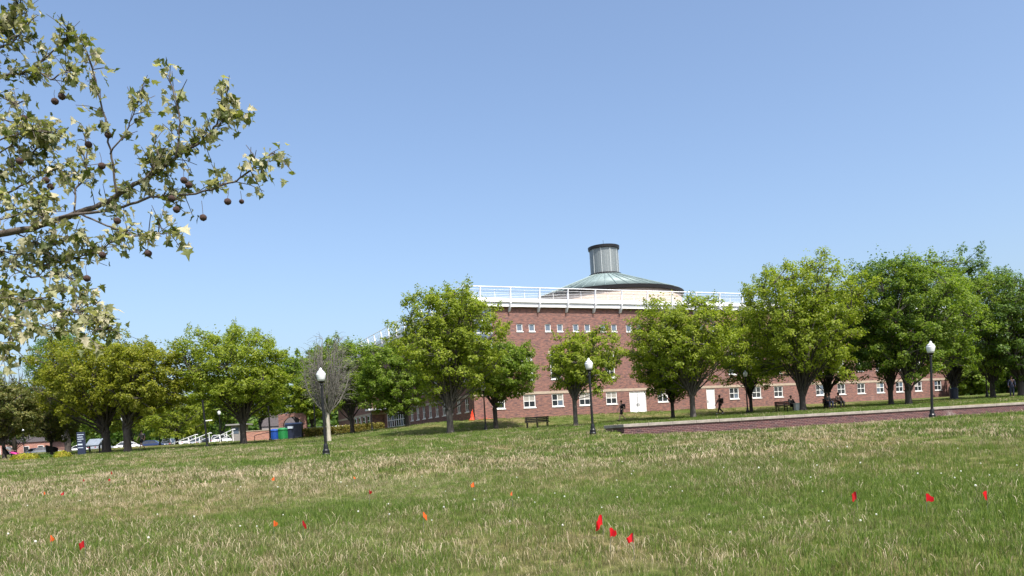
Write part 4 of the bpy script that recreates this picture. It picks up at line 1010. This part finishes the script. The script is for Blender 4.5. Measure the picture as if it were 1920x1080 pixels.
# ------------------------------------------------------------------ bins, boxes, booth, arch, walls
def rbin(px, Y, mat, label, h):
    b = onground(px, Y); r = thing('litter_bin', label, 'bin', b, 0, 'round ribbed recycling bins')
    MB().lathe([(0.40, -0.05), (0.40, 0.06), (0.42, 0.08), (0.45, h*0.8), (0.47, h*0.81)], 24).build('drum', mat, r)
    sm2 = MB().box(0.41, 0.475, -0.022, 0.022, 0.1, h*0.79).mesh('rib')
    for i in range(18):
        o = link('rib', sm2, mat, r); o.rotation_euler = (0, 0, i*math.pi/9)
    MB().lathe([(0.50, h*0.81), (0.50, h*0.86), (0.40, h*0.95), (0.2, h), (0.02, h*1.01)], 24).build('lid', mat, r)
rbin(516, 82, 'bin_blue', 'blue ribbed recycling bin beside the low orange brick wall', 1.12)
rbin(531, 81, 'bin_green', 'green ribbed recycling bin between blue bin and dark navy box', 1.2)
b = onground(553, 82); r = thing('metal_container', 'dark navy metal container right of the green bin', 'container', b, R(6))
MB().frustum((-0.78, 0.78, -0.6, 0.6), -0.1, (-0.82, 0.82, -0.62, 0.62), 1.45).build('body', 'navy_metal', r)
MB().frustum((-0.84, 0.84, -0.66, 0.66), 1.452, (-0.84, 0.84, -0.2, 0.66), 1.62).build('lid', 'navy_metal', r)
for x in (-0.5, 0, 0.5): MB().box(x - 0.03, x + 0.03, -0.66, -0.612, 0.0, 1.4).build('rib', 'navy_metal', r)
MB().box(-0.55, 0.0, -0.70, -0.665, 1.02, 1.25).build('sticker', 'print_pale', r)
b = onground(485, 84); r = thing('brick_wall', 'short sunlit orange brick wall left of the blue bin', 'wall', b, R(3))
MB().box(-1.3, 1.25, -0.15, 0.15, -0.2, 1.0).build('brick_face', 'orange_brick', r)
MB().box(-1.34, 1.29, -0.19, 0.19, 1.002, 1.08).build('coping', 'stone', r)
b = onground(492, 80); r = thing('handrail', 'thin dark handrail in front of the short orange brick wall', 'handrail', b, R(3))
MB().tube([(-0.75, 0, 0.0), (-0.75, 0, 0.55), (-0.6, 0, 0.62), (0.8, 0, 0.85)], 0.03, 8).build('rail', 'black_metal', r)
MB().tube([(0.75, 0, -0.1), (0.75, 0, 0.84)], 0.025, 8).build('post', 'black_metal', r)
b = onground(551, 95); r = thing('brick_archway', 'brown brick arch behind the dark navy container', 'archway', b)
m = MB(); prof = [(1.15*math.cos(a), 1.25 + 1.15*math.sin(a)) for a in np.linspace(0, math.pi, 17)]
for i in range(16):
    (x0, z0), (x1, z1) = prof[i], prof[i + 1]
    m.add([(x0, -0.2, z0), (x1, -0.2, z1), (x1, -0.2, 2.75), (x0, -0.2, 2.75), (x0, 0.2, z0), (x1, 0.2, z1), (x1, 0.2, 2.75), (x0, 0.2, 2.75)], [(0, 1, 2, 3), (4, 7, 6, 5), (0, 4, 5, 1), (3, 2, 6, 7)])
m.build('arch_ring', 'building_brick', r)
for s in (-1, 1): MB().box(min(s*1.15, s*1.65), max(s*1.15, s*1.65), -0.2, 0.2, -0.2, 2.75).build('pier', 'building_brick', r)
b = onground(451, 93); r = thing('flat_roofed_booth', 'small grey booth with flat overhanging roof behind the broad green tree', 'booth', b)
MB().box(-0.75, 0.75, -0.7, 0.7, -0.1, 1.75).build('wall', 'house_wall', r)
MB().box(-1.25, 1.2, -1.1, 1.1, 1.76, 1.92).build('roof', 'roof_grey', r)
MB().box(-0.6, 0.1, -0.72, -0.702, 0.8, 1.5).build('window', 'blue_glass', r)
MB().box(0.25, 0.62, -0.72, -0.702, 0.0, 1.6).build('door', 'bin_blue', r)
# white stair handrails
def rail_px(a, c, Y, label, gr='white sloping stair handrails'):
    p0, p1 = at(*a, Y), at(*c, Y - 1.0); b = Vector((p0.x, p0.y, Z(p0.x, p0.y))); r = thing('handrail', label, 'handrail', b, 0, gr)
    q0, q1 = p0 - b, p1 - b
    MB().tube([q0, q1, q1 + Vector((0.25, 0, -0.02))], 0.05, 8).build('top_rail', 'white_paint', r)
    MB().tube([q0 + Vector((0.3, 0, -0.32)), q1 + Vector((0.0, 0, -0.42))], 0.03, 6).build('lower_rail', 'white_paint', r)
    for f in (0.08, 0.36, 0.68, 0.98):
        t = q0.lerp(q1, f); MB().tube([t, (t.x, t.y, Z(b.x + t.x, b.y + t.y) - b.z - 0.1)], 0.04, 6).build('post', 'white_paint', r)
rail_px((323, 832), (367, 815), 94, 'leftmost white sloping handrail beside the bright yellow green tree')
rail_px((334, 835), (393, 812), 92, 'middle white sloping handrail in front of the parked cars')
rail_px((399, 823), (437, 805), 92, 'right hand white sloping handrail next to the small booth')
p0, p1 = onground(572, 96), onground(662, 100); r = thing('handrail', 'long level white railing beyond the hedge', 'railing', p0)
d = p1 - p0; MB().tube([(0, 0, 1.0), (d.x, d.y, d.z + 1.0)], 0.05, 8).build('top_rail', 'white_paint', r)
for f in np.linspace(0, 1, 6): MB().tube([(d.x*f, d.y*f, d.z*f - 0.1), (d.x*f, d.y*f, d.z*f + 1.0)], 0.03, 6).build('post', 'white_paint', r)
# pylon sign and map table
b = onground(154, 66); r = thing('pylon_sign', 'navy blue upright pylon sign with pale lines of print under the olive tree', 'sign', b, R(10))
MB().box(-0.3, 0.3, -0.12, 0.12, -0.1, 1.85).build('panel', 'navy_metal', r, bevel=0.02)
for i, (z, w, h) in enumerate(((1.62, 0.5, 0.05), (1.42, 0.42, 0.06), (1.25, 0.46, 0.05), (1.08, 0.3, 0.05), (0.78, 0.36, 0.12), (0.55, 0.4, 0.05))):
    MB().box(-0.25, -0.25 + w, -0.126, -0.121, z, z + h).build('print_line', 'print_pale', r)
b = onground(178, 67); r = thing('map_board', 'slanted glass covered map board on posts beside the pylon sign', 'sign', b, R(-8))
MB().add([(-0.6, -0.35, 0.72), (0.6, -0.35, 0.72), (0.6, 0.3, 1.25), (-0.6, 0.3, 1.25), (-0.6, -0.33, 0.66), (0.6, -0.33, 0.66), (0.6, 0.32, 1.19), (-0.6, 0.32, 1.19)],
         [(0, 1, 2, 3), (4, 7, 6, 5), (0, 4, 5, 1), (1, 5, 6, 2), (2, 6, 7, 3), (3, 7, 4, 0)]).build('board', 'panel_grey', r)
for x in (-0.45, 0.45): MB().box(x - 0.05, x + 0.05, -0.05, 0.05, -0.1, 0.92).build('post', 'black_metal', r)
# pale box beside the bench, trash can
b = onground(1497, 66); r = thing('utility_box', 'pale green utility box right of the bench with the lone sitter', 'utility box', b)
MB().box(-0.28, 0.28, -0.25, 0.25, -0.05, 0.62).build('cabinet', 'utility_pale', r, bevel=0.02); MB().box(-0.31, 0.31, -0.28, 0.28, 0.622, 0.68).build('lid', 'utility_pale', r)
b = onground(1789, 76); r = thing('trash_can', 'dark round trash can at the foot of a right hand tree', 'trash can', b)
MB().lathe([(0.36, -0.05), (0.38, 0.9), (0.40, 0.92)], 20).build('drum', 'navy_metal', r); MB().lathe([(0.41, 0.921), (0.41, 0.98), (0.15, 1.12), (0.02, 1.13)], 20).build('lid', 'navy_metal', r)
# orange netting against the building corner
def netting():
    b = Vector((CORNER.x - 0.9, CORNER.y - 0.3, Z(CORNER.x - 0.9, CORNER.y - 0.3))); r = thing('orange_netting', 'bright orange safety netting draped at the shaded corner of the building', 'netting', b, math.atan2(AX.y, AX.x))
    n = 14; vs = []; fs = []
    for i in range(n + 1):
        for j in range(n + 1):
            u, v = i/n, j/n; x = 0.72 - (1 - v)**1.7*0.6*(1 - u) - 0.25*(1 - u)*v; y = -0.15 + 0.08*math.sin(u*16 + v*3) - 0.3*(1 - v)**2
            vs.append((x, y, v*1.1*(0.4 + 0.6*u)))
    fs = [(i*(n + 1) + j, (i + 1)*(n + 1) + j, (i + 1)*(n + 1) + j + 1, i*(n + 1) + j + 1) for i in range(n) for j in range(n)]
    o = MB().add(vs, fs).build('sheet', 'tarp_orange', r, True); o.modifiers.new('thick', 'SOLIDIFY').thickness = 0.02
    vs = [(1.3 + 1.2*i/12, -0.9 + 0.25*j + 0.1*math.sin(i), 0.05 + 0.09*math.sin(i*1.7 + j*2)**2) for i in range(13) for j in range(4)]
    fs = [(i*4 + j, (i + 1)*4 + j, (i + 1)*4 + j + 1, i*4 + j + 1) for i in range(12) for j in range(3)]
    o = MB().add(vs, fs).build('loose_end', 'tarp_orange', r, True); o.modifiers.new('thick', 'SOLIDIFY').thickness = 0.02
netting()
# distant house
b = onground(527, 150); r = thing('distant_house', 'distant house with steep grey roof and chimney between the left trees', 'house', b, R(20))
MB().box(-3.4, 3.4, -3, 3, -0.2, 3.2).build('wall', 'house_wall', r)
rf = MB().prism([(-3.7, 3.2), (3.7, 3.2), (2.6, 5.4), (0.2, 7.4), (-0.2, 7.4), (-2.6, 5.4)], -3.2, 3.2).build('roof', 'slate', r)
MB().box(-0.9, 0.2, -1.2, -0.4, 6.2, 8.6).build('chimney', 'wall_brick', rf)
for x in (-2.2, 0, 2.2):
    w = MB().box(x - 0.5, x + 0.5, -3.06, -3.0, 1.0, 2.5).build('window', 'frame_white', r); MB().box(x - 0.42, x + 0.42, -3.08, -3.062, 1.08, 2.42).build('pane', 'dark_glass', w)
b = onground(40, 150); r = thing('distant_house', 'reddish brick house far behind the pink clad sitter', 'house', b, R(5))
MB().box(-7, 7, -3, 3, -0.2, 3.0).build('wall', 'orange_brick', r); MB().prism([(-7.3, 3.0), (7.3, 3.0), (6, 5), (-6, 5)], -3.2, 3.2).build('roof', 'slate', r)
for x in (-5, -2.5, 0, 2.5, 5):
    w = MB().box(x - 0.5, x + 0.5, -3.06, -3.0, 1.0, 2.3).build('window', 'frame_white', r); MB().box(x - 0.42, x + 0.42, -3.08, -3.062, 1.08, 2.22).build('pane', 'dark_glass', w)

# ------------------------------------------------------------------ parked cars
WH = MB().lathe([(0.20, -0.1), (0.31, -0.1), (0.33, -0.06), (0.33, 0.06), (0.31, 0.1), (0.20, 0.1)], 18)
WHm = bpy.data.meshes.new('tyre'); WHm.from_pydata([(x, z, y) for x, y, z in WH.v], [], WH.f); WHm.update()
RM = MB().lathe([(0.21, -0.105), (0.21, 0.105)], 14); RMm = bpy.data.meshes.new('rim'); RMm.from_pydata([(x, z, y) for x, y, z in RM.v], [], RM.f); RMm.update()
def car(px, Y, rz, paint, label, suv=False):
    b = onground(px, Y + 26); r = thing('parked_car', label, 'car', (b.x, b.y, max(b.z, 3.785)), rz, 'cars parked beyond the lawn')
    k = 0.16 if suv else 0.0
    st = [(-2.15, 0.70, 0.42, 0.62), (-2.1, 0.80, 0.30, 0.78 + k), (-1.5, 0.88, 0.24, 0.90 + k), (0.8, 0.89, 0.24, 0.92 + k), (1.1, 0.88, 0.24, 0.88 + k), (1.9, 0.82, 0.27, 0.74 + k), (2.18, 0.72, 0.36, 0.62 + k)]
    m = MB(); vs = []
    for x, w, z0, z1 in st: vs += [(x, -w*0.93, z0), (x, -w, (z0 + z1)/2), (x, -w*0.93, z1), (x, w*0.93, z1), (x, w, (z0 + z1)/2), (x, w*0.93, z0)]
    fs = [(i*6 + j, i*6 + (j + 1) % 6, (i + 1)*6 + (j + 1) % 6, (i + 1)*6 + j) for i in range(len(st) - 1) for j in range(6)] + [(5, 4, 3, 2, 1, 0), tuple(len(st)*6 - 6 + j for j in range(6))]
    m.add(vs, fs); body = m.build('body', paint, r, bevel=0.04)
    h = 1.42 + k*1.6; xr = -1.95 if suv else -1.75
    MB().frustum((xr, 1.15, -0.80, 0.80), 0.89 + k, (xr + (0.25 if suv else 0.75), 0.32, -0.60, 0.60), h - 0.03).build('cabin_glass', 'dark_glass', r)
    MB().frustum((xr + (0.22 if suv else 0.70), 0.36, -0.63, 0.63), h - 0.04, (xr + (0.4 if suv else 0.9), 0.2, -0.52, 0.52), h + 0.03).build('roof', paint, r)
    for s in (-1, 1):
        m = MB()
        for xa, xb in ((xr + 0.02, xr + (0.25 if suv else 0.73)), (1.12, 0.34), (-0.35, -0.32)): m.tube([(xa, s*0.80, 0.90 + k), (xb, s*0.615, h - 0.02)], 0.035, 6)
        m.build('pillar', paint, r)
        MB().box(2.02, 2.17, s*0.62 - 0.13, s*0.62 + 0.13, 0.58 + k, 0.70 + k).build('headlight', 'globe_white', r)
        MB().box(-2.15, -2.08, s*0.6 - 0.12, s*0.6 + 0.12, 0.62 + k, 0.74 + k).build('tail_light', 'lamp_red', r)
        for x in (-1.32, 1.32):
            o = link('wheel', WHm, 'rubber', r); o.location = (x, s*0.80, 0.33); q = link('rim', RMm, 'rim_metal', o)
car(66, 108, R(170), 'car_silver', 'silver car behind the dark bronze tree at left')
car(88, 104, R(20), 'car_grey', 'grey car behind the round black chair')
car(150, 106, R(175), 'car_white', 'white car partly hidden by the navy pylon sign')
car(190, 103, R(80), 'car_silver', 'silver car seen end on behind the thick olive trunk', True)
car(243, 102, R(10), 'car_white', 'white car behind the person walking at left')
car(287, 103, R(5), 'car_navy', 'dark navy car right of the person walking at left')
car(350, 106, R(80), 'car_white', 'white car behind the leftmost white handrail', True)
car(374, 106, R(85), 'car_silver', 'silver car behind the middle white handrail')
car(396, 107, R(80), 'car_black', 'black car behind the tall leaning post')
car(418, 106, R(75), 'car_white', 'white car behind the right hand white handrail', True)
car(320, 110, R(95), 'car_grey', 'grey car left of the white handrails', True)

# ------------------------------------------------------------------ marker flags
def flag(px, py, mat, label, size=1.0, seed=0, h=0.22):
    rg = random.Random(seed*13 + 5)
    k = at(px, py, 1.0); kz, kx = k.z - EYE, k.x; Y = 10.0
    for _ in range(30):
        g = Z(kx*Y, Y) + h; Y += (EYE + kz*Y - g)/max(0.02, 0.0445 - kz)*0.8
    X = kx*Y; g = Z(X, Y); r = thing('marker_flag', label, 'flag', (X, Y, g), rg.uniform(-0.6, 0.6), 'small marker flags in the lawn')
    MB().tube([(0, 0, -0.05), (rg.uniform(-0.015, 0.015), 0, 0.2), (0, 0, h + 0.055)], 0.0022, 5).build('wire', 'wire', r)
    w, hh = (0.085*size, 0.092*size) if mat == 'flag_red' else (0.07*size, 0.078*size); n = 8; am = rg.uniform(0.15, 0.45); dr = rg.uniform(0.1, 0.7); s = rg.choice((-1, 1)); f2 = rg.uniform(3, 6); vs = []
    for i in range(n + 1):
        for j in range(5):
            u, v = i/n, j/4; x = s*w*u*(1 - 0.35*am*2) ; y = am*w*math.sin(u*f2 + v*1.5)*u**0.7
            vs.append((x, y, h + 0.05 - hh*v*(1 - 0.55*u*(seed % 3 > 0)) - dr*hh*u*u + 0.01*math.sin(u*7)))
    MB().add(vs, [(i*5 + j, (i + 1)*5 + j, (i + 1)*5 + j + 1, i*5 + j + 1) for i in range(n) for j in range(4)]).build('flag', mat, r, True)
FLG = [(1129, 974, 'flag_red', 'bright red marker flag, topmost of the trio near bottom centre', 1.25), (1143, 1000, 'flag_red', 'folded red marker flag, lower left of the trio near bottom centre', 1.1), (1188, 1010, 'flag_red', 'red marker flag, rightmost of the trio near bottom centre', 1.1),
       (1606, 930, 'flag_dark', 'dark red marker flag, left of the three on the right lawn', 1.3), (1736, 934, 'flag_red', 'red marker flag, middle of the three on the right lawn', 1.15), (1851, 929, 'flag_red', 'red marker flag, rightmost in the lawn', 1.3),
       (158, 1022, 'flag_dark', 'dark red marker flag near the bottom left', 1.1), (94, 1012, 'flag_orange', 'orange marker flag near the bottom left corner', 1.1), (513, 984, 'flag_orange', 'crumpled orange marker flag left of bottom centre', 1.1), (567, 984, 'flag_dark', 'narrow dark red marker flag next to the crumpled orange one', 0.9),
       (889, 910, 'flag_orange', 'orange red marker flag standing alone in the straw coloured grass', 1.2), (692, 925, 'flag_dark', 'thin dark red marker flag in the middle lawn', 1.0), (793, 968, 'flag_orange', 'faded orange marker flag low in the grass', 0.9), (515, 899, 'flag_orange', 'far orange marker flag left of the lamp post', 1.1),
       (207, 900, 'flag_dark', 'far dark red marker flag, lower of the pair at left', 1.1), (208, 887, 'flag_dark', 'farthest dark red marker flag, upper of the pair at left', 1.0), (156, 902, 'flag_dark', 'far dark red marker flag just left of the pair', 1.0), (120, 926, 'flag_dark', 'dark red marker flag bent over at far left', 1.1), (85, 926, 'flag_orange', 'small orange marker flag, leftmost of all', 0.9),
       (961, 929, 'flag_orange', 'tiny orange marker flag right of the lone orange red one', 0.7), (663, 898, 'flag_orange', 'tiny orange marker flag in the far straw coloured grass', 0.7)]
for i, (a, b_, c, lb, s) in enumerate(FLG): flag(a, b_, c, lb, s, i)

# ------------------------------------------------------------------ grass
def tuft_mesh(rng, nb, rad, h0, h1, w, lean, mat, seedhead=False):
    vs, fs = [], []
    for i in range(nb):
        a = rng.uniform(0, 6.283); r = rad*math.sqrt(rng.random()); x, y = r*math.cos(a), r*math.sin(a)
        h = rng.uniform(h0, h1); b = rng.uniform(0, 6.283); ln = lean*rng.uniform(0.1, 1.0)*h; fa = rng.uniform(0, 3.14)
        dx, dy = math.cos(b)*ln, math.sin(b)*ln; wx, wy = math.cos(fa)*w*rng.uniform(0.6, 1.2), math.sin(fa)*w
        k = len(vs)
        vs += [(x - wx, y - wy, -0.02), (x + wx, y + wy, -0.02), (x + dx*0.35 + wx*0.8, y + dy*0.35 + wy*0.8, h*0.6), (x + dx*0.35 - wx*0.8, y + dy*0.35 - wy*0.8, h*0.6),
               (x + dx + wx*(0.9 if seedhead else 0.1), y + dy + wy*(0.9 if seedhead else 0.1), h), (x + dx - wx*(0.9 if seedhead else 0.1), y + dy - wy*(0.9 if seedhead else 0.1), h)]
        fs += [(k, k + 1, k + 2, k + 3), (k + 3, k + 2, k + 4, k + 5)]
    me = mesh_np('grass_tuft', np.array(vs), np.array(fs)); me.materials.append(MATS[mat]); return me

def grass():
    rng = np.random.default_rng(21)
    gc = bpy.data.collections.new('grass_tufts')
    defs = []
    for i in range(4): defs.append(tuft_mesh(rng, 26, 0.13, 0.04, 0.105, 0.003, 0.6, 'grass_green'))       # 0-3 near green
    for i in range(3): defs.append(tuft_mesh(rng, 24, 0.13, 0.04, 0.11, 0.003, 0.7, 'grass_olive'))       # 4-6 near olive
    for i in range(3): defs.append(tuft_mesh(rng, 10, 0.24, 0.03, 0.11, 0.0024, 1.0, 'grass_straw', True))  # 7-9 near straw
    for i in range(3): defs.append(tuft_mesh(rng, 34, 0.34, 0.05, 0.12, 0.009, 0.6, 'grass_green'))        # 10-12 far green
    for i in range(2): defs.append(tuft_mesh(rng, 30, 0.34, 0.05, 0.13, 0.009, 0.7, 'grass_olive'))        # 13-14 far olive
    for i in range(2): defs.append(tuft_mesh(rng, 20, 0.40, 0.05, 0.12, 0.0065, 0.9, 'grass_straw', True))  # 15-16 far straw
    pm = MB(); pm.tube([(0, 0, 0), (0.01, 0, 0.13)], 0.002, 4); ns_ = len(pm.f); pm.sphere((0.01, 0, 0.14), 0.014, 8, 6)
    me = pm.mesh('dandelion'); me.materials.append(MATS['puff_white']); me.materials.append(MATS['grass_green'])
    for i_ in range(ns_): me.polygons[i_].material_index = 1
    defs.append(me)                   # 17
    for i, me in enumerate(defs):
        o = bpy.data.objects.new('grass_tuft_%02d' % i, me); gc.objects.link(o)
    # value noise for patches
    gr = rng.random((64, 64)); gr2 = rng.random((64, 64))
    def vn(x, y, s, g):
        x, y = x/s + 100, y/s + 100; i, j = np.floor(x).astype(int), np.floor(y).astype(int); fx, fy = x - i, y - j
        fx, fy = fx*fx*(3 - 2*fx), fy*fy*(3 - 2*fy); a = lambda p, q: g[p % 64, q % 64]
        return (a(i, j)*(1 - fx) + a(i + 1, j)*fx)*(1 - fy) + (a(i, j + 1)*(1 - fx) + a(i + 1, j + 1)*fx)*fy
    XS, YS, far = [], [], []
    def band(y0, y1, dens, isfar):
        n = int(dens*(y1 - y0)*(1.5*(y0 + y1)/2 + 8)); y = np.sqrt(rng.uniform(y0*y0, y1*y1, n)); x = rng.uniform(-1, 1, n)*(0.75*y + 4)
        XS.append(x); YS.append(y); far.append(np.full(n, isfar))
    band(4.5, 9, 95, 0); band(9, 14, 85, 0); band(14, 20, 55, 0); band(20, 30, 12, 1); band(30, 45, 6, 1); band(45, 64, 4.0, 1); band(64, 84, 2.2, 1)
    x, y, fr = np.concatenate(XS), np.concatenate(YS), np.concatenate(far)
    u = (x - WALL0.x)*AX.x + (y - WALL0.y)*AX.y; d = -((x - WALL0.x)*NX.x + (y - WALL0.y)*NX.y)
    bad = (u > -0.15) & (u < WALL_L) & (d > -0.12) & (d < 0.75)
    bad |= (u > -0.15) & (u < 0.7) & (d > 0) & (d < 1.9)
    uu = (x - CORNER.x)*AX.x + (y - CORNER.y)*AX.y; dd = (x - CORNER.x)*NX.x + (y - CORNER.y)*NX.y
    bad |= (uu > -0.3) & (dd < 0.3)
    x, y, fr, d, u = x[~bad], y[~bad], fr[~bad], d[~bad], u[~bad]
    n = len(x)
    patch = 0.6*vn(x, y, 4.5, gr) + 0.4*vn(x, y, 1.6, gr2)
    dry = patch + 0.42*np.exp(-((y - 22)/8)**2)*(1 - 0.7*sm(5, 13, x)) - 0.26*sm(1, 7, x)*(1 - sm(13, 19, y)) - 0.35*sm(44, 56, y)*(1 - (1 - sm(-12, -4, x))*0.6) + 0.12*(1 - sm(-16, -6, x))*sm(16, 24, y) + 0.1*(y < 16)*(x < 2)
    q = rng.random(n)
    ps = np.clip((dry - 0.30)*0.85, 0.09, 0.52); po = np.clip((dry - 0.25)*0.9, 0.06, 0.6)
    kind = np.where(q < ps, 2, np.where(q < ps + po*(1 - ps), 1, 0))
    idx = np.where(fr == 0, np.choose(kind, [rng.integers(0, 4, n), rng.integers(4, 7, n), rng.integers(7, 10, n)]),
                   np.choose(kind, [rng.integers(10, 13, n), rng.integers(13, 15, n), rng.integers(15, 17, n)]))
    dn = (rng.random(n) < np.where(y < 14, 0.006, np.where(y < 20, 0.006, 0.0))) & (vn(x, y, 3.0, gr2) > 0.45); idx = np.where(dn, 17, idx)
    tall = 0.62 + 0.5*vn(x, y, 2.2, gr)
    P = np.stack([x, y, zg(x, y)], 1).astype(np.float32)
    me = bpy.data.meshes.new('grass'); me.vertices.add(n); me.vertices.foreach_set('co', P.ravel())
    a = me.attributes.new('idx', 'INT', 'POINT'); a.data.foreach_set('value', idx.astype(np.int32))
    rot = np.stack([rng.normal(size=n)*0.08, rng.normal(size=n)*0.08, rng.uniform(0, 6.283, n)], 1).astype(np.float32)
    a = me.attributes.new('rot', 'FLOAT_VECTOR', 'POINT'); a.data.foreach_set('vector', rot.ravel())
    sc = (rng.uniform(0.8, 1.25, n)*tall).astype(np.float32)
    a = me.attributes.new('scl', 'FLOAT', 'POINT'); a.data.foreach_set('value', sc)
    me.update()
    o = link('grass', me); tag(o, 'unmown lawn grass with dry straw stalks and dandelion heads', 'grass', kind='stuff')
    ng = bpy.data.node_groups.new('scatter_grass', 'GeometryNodeTree')
    ng.interface.new_socket('Geometry', in_out='INPUT', socket_type='NodeSocketGeometry'); ng.interface.new_socket('Geometry', in_out='OUTPUT', socket_type='NodeSocketGeometry')
    N, L = ng.nodes, ng.links
    gi, go = N.new('NodeGroupInput'), N.new('NodeGroupOutput'); ip = N.new('GeometryNodeInstanceOnPoints'); ci = N.new('GeometryNodeCollectionInfo')
    ci.inputs['Collection'].default_value = gc; ci.inputs['Separate Children'].default_value = True; ci.inputs['Reset Children'].default_value = True
    def na(nm, ty):
        q = N.new('GeometryNodeInputNamedAttribute'); q.data_type = ty; q.inputs['Name'].default_value = nm
        return [s for s in q.outputs if s.enabled and s.name == 'Attribute'][0]
    e2r = N.new('FunctionNodeEulerToRotation')
    L.new(na('rot', 'FLOAT_VECTOR'), e2r.inputs[0]); L.new(e2r.outputs[0], ip.inputs['Rotation'])
    L.new(na('scl', 'FLOAT'), ip.inputs['Scale']); L.new(na('idx', 'INT'), ip.inputs['Instance Index'])
    ip.inputs['Pick Instance'].default_value = True
    L.new(gi.outputs[0], ip.inputs['Points']); L.new(ci.outputs[0], ip.inputs['Instance']); L.new(ip.outputs[0], go.inputs[0])
    o.modifiers.new('scatter', 'NODES').node_group = ng
    print('grass tufts', n)
grass()
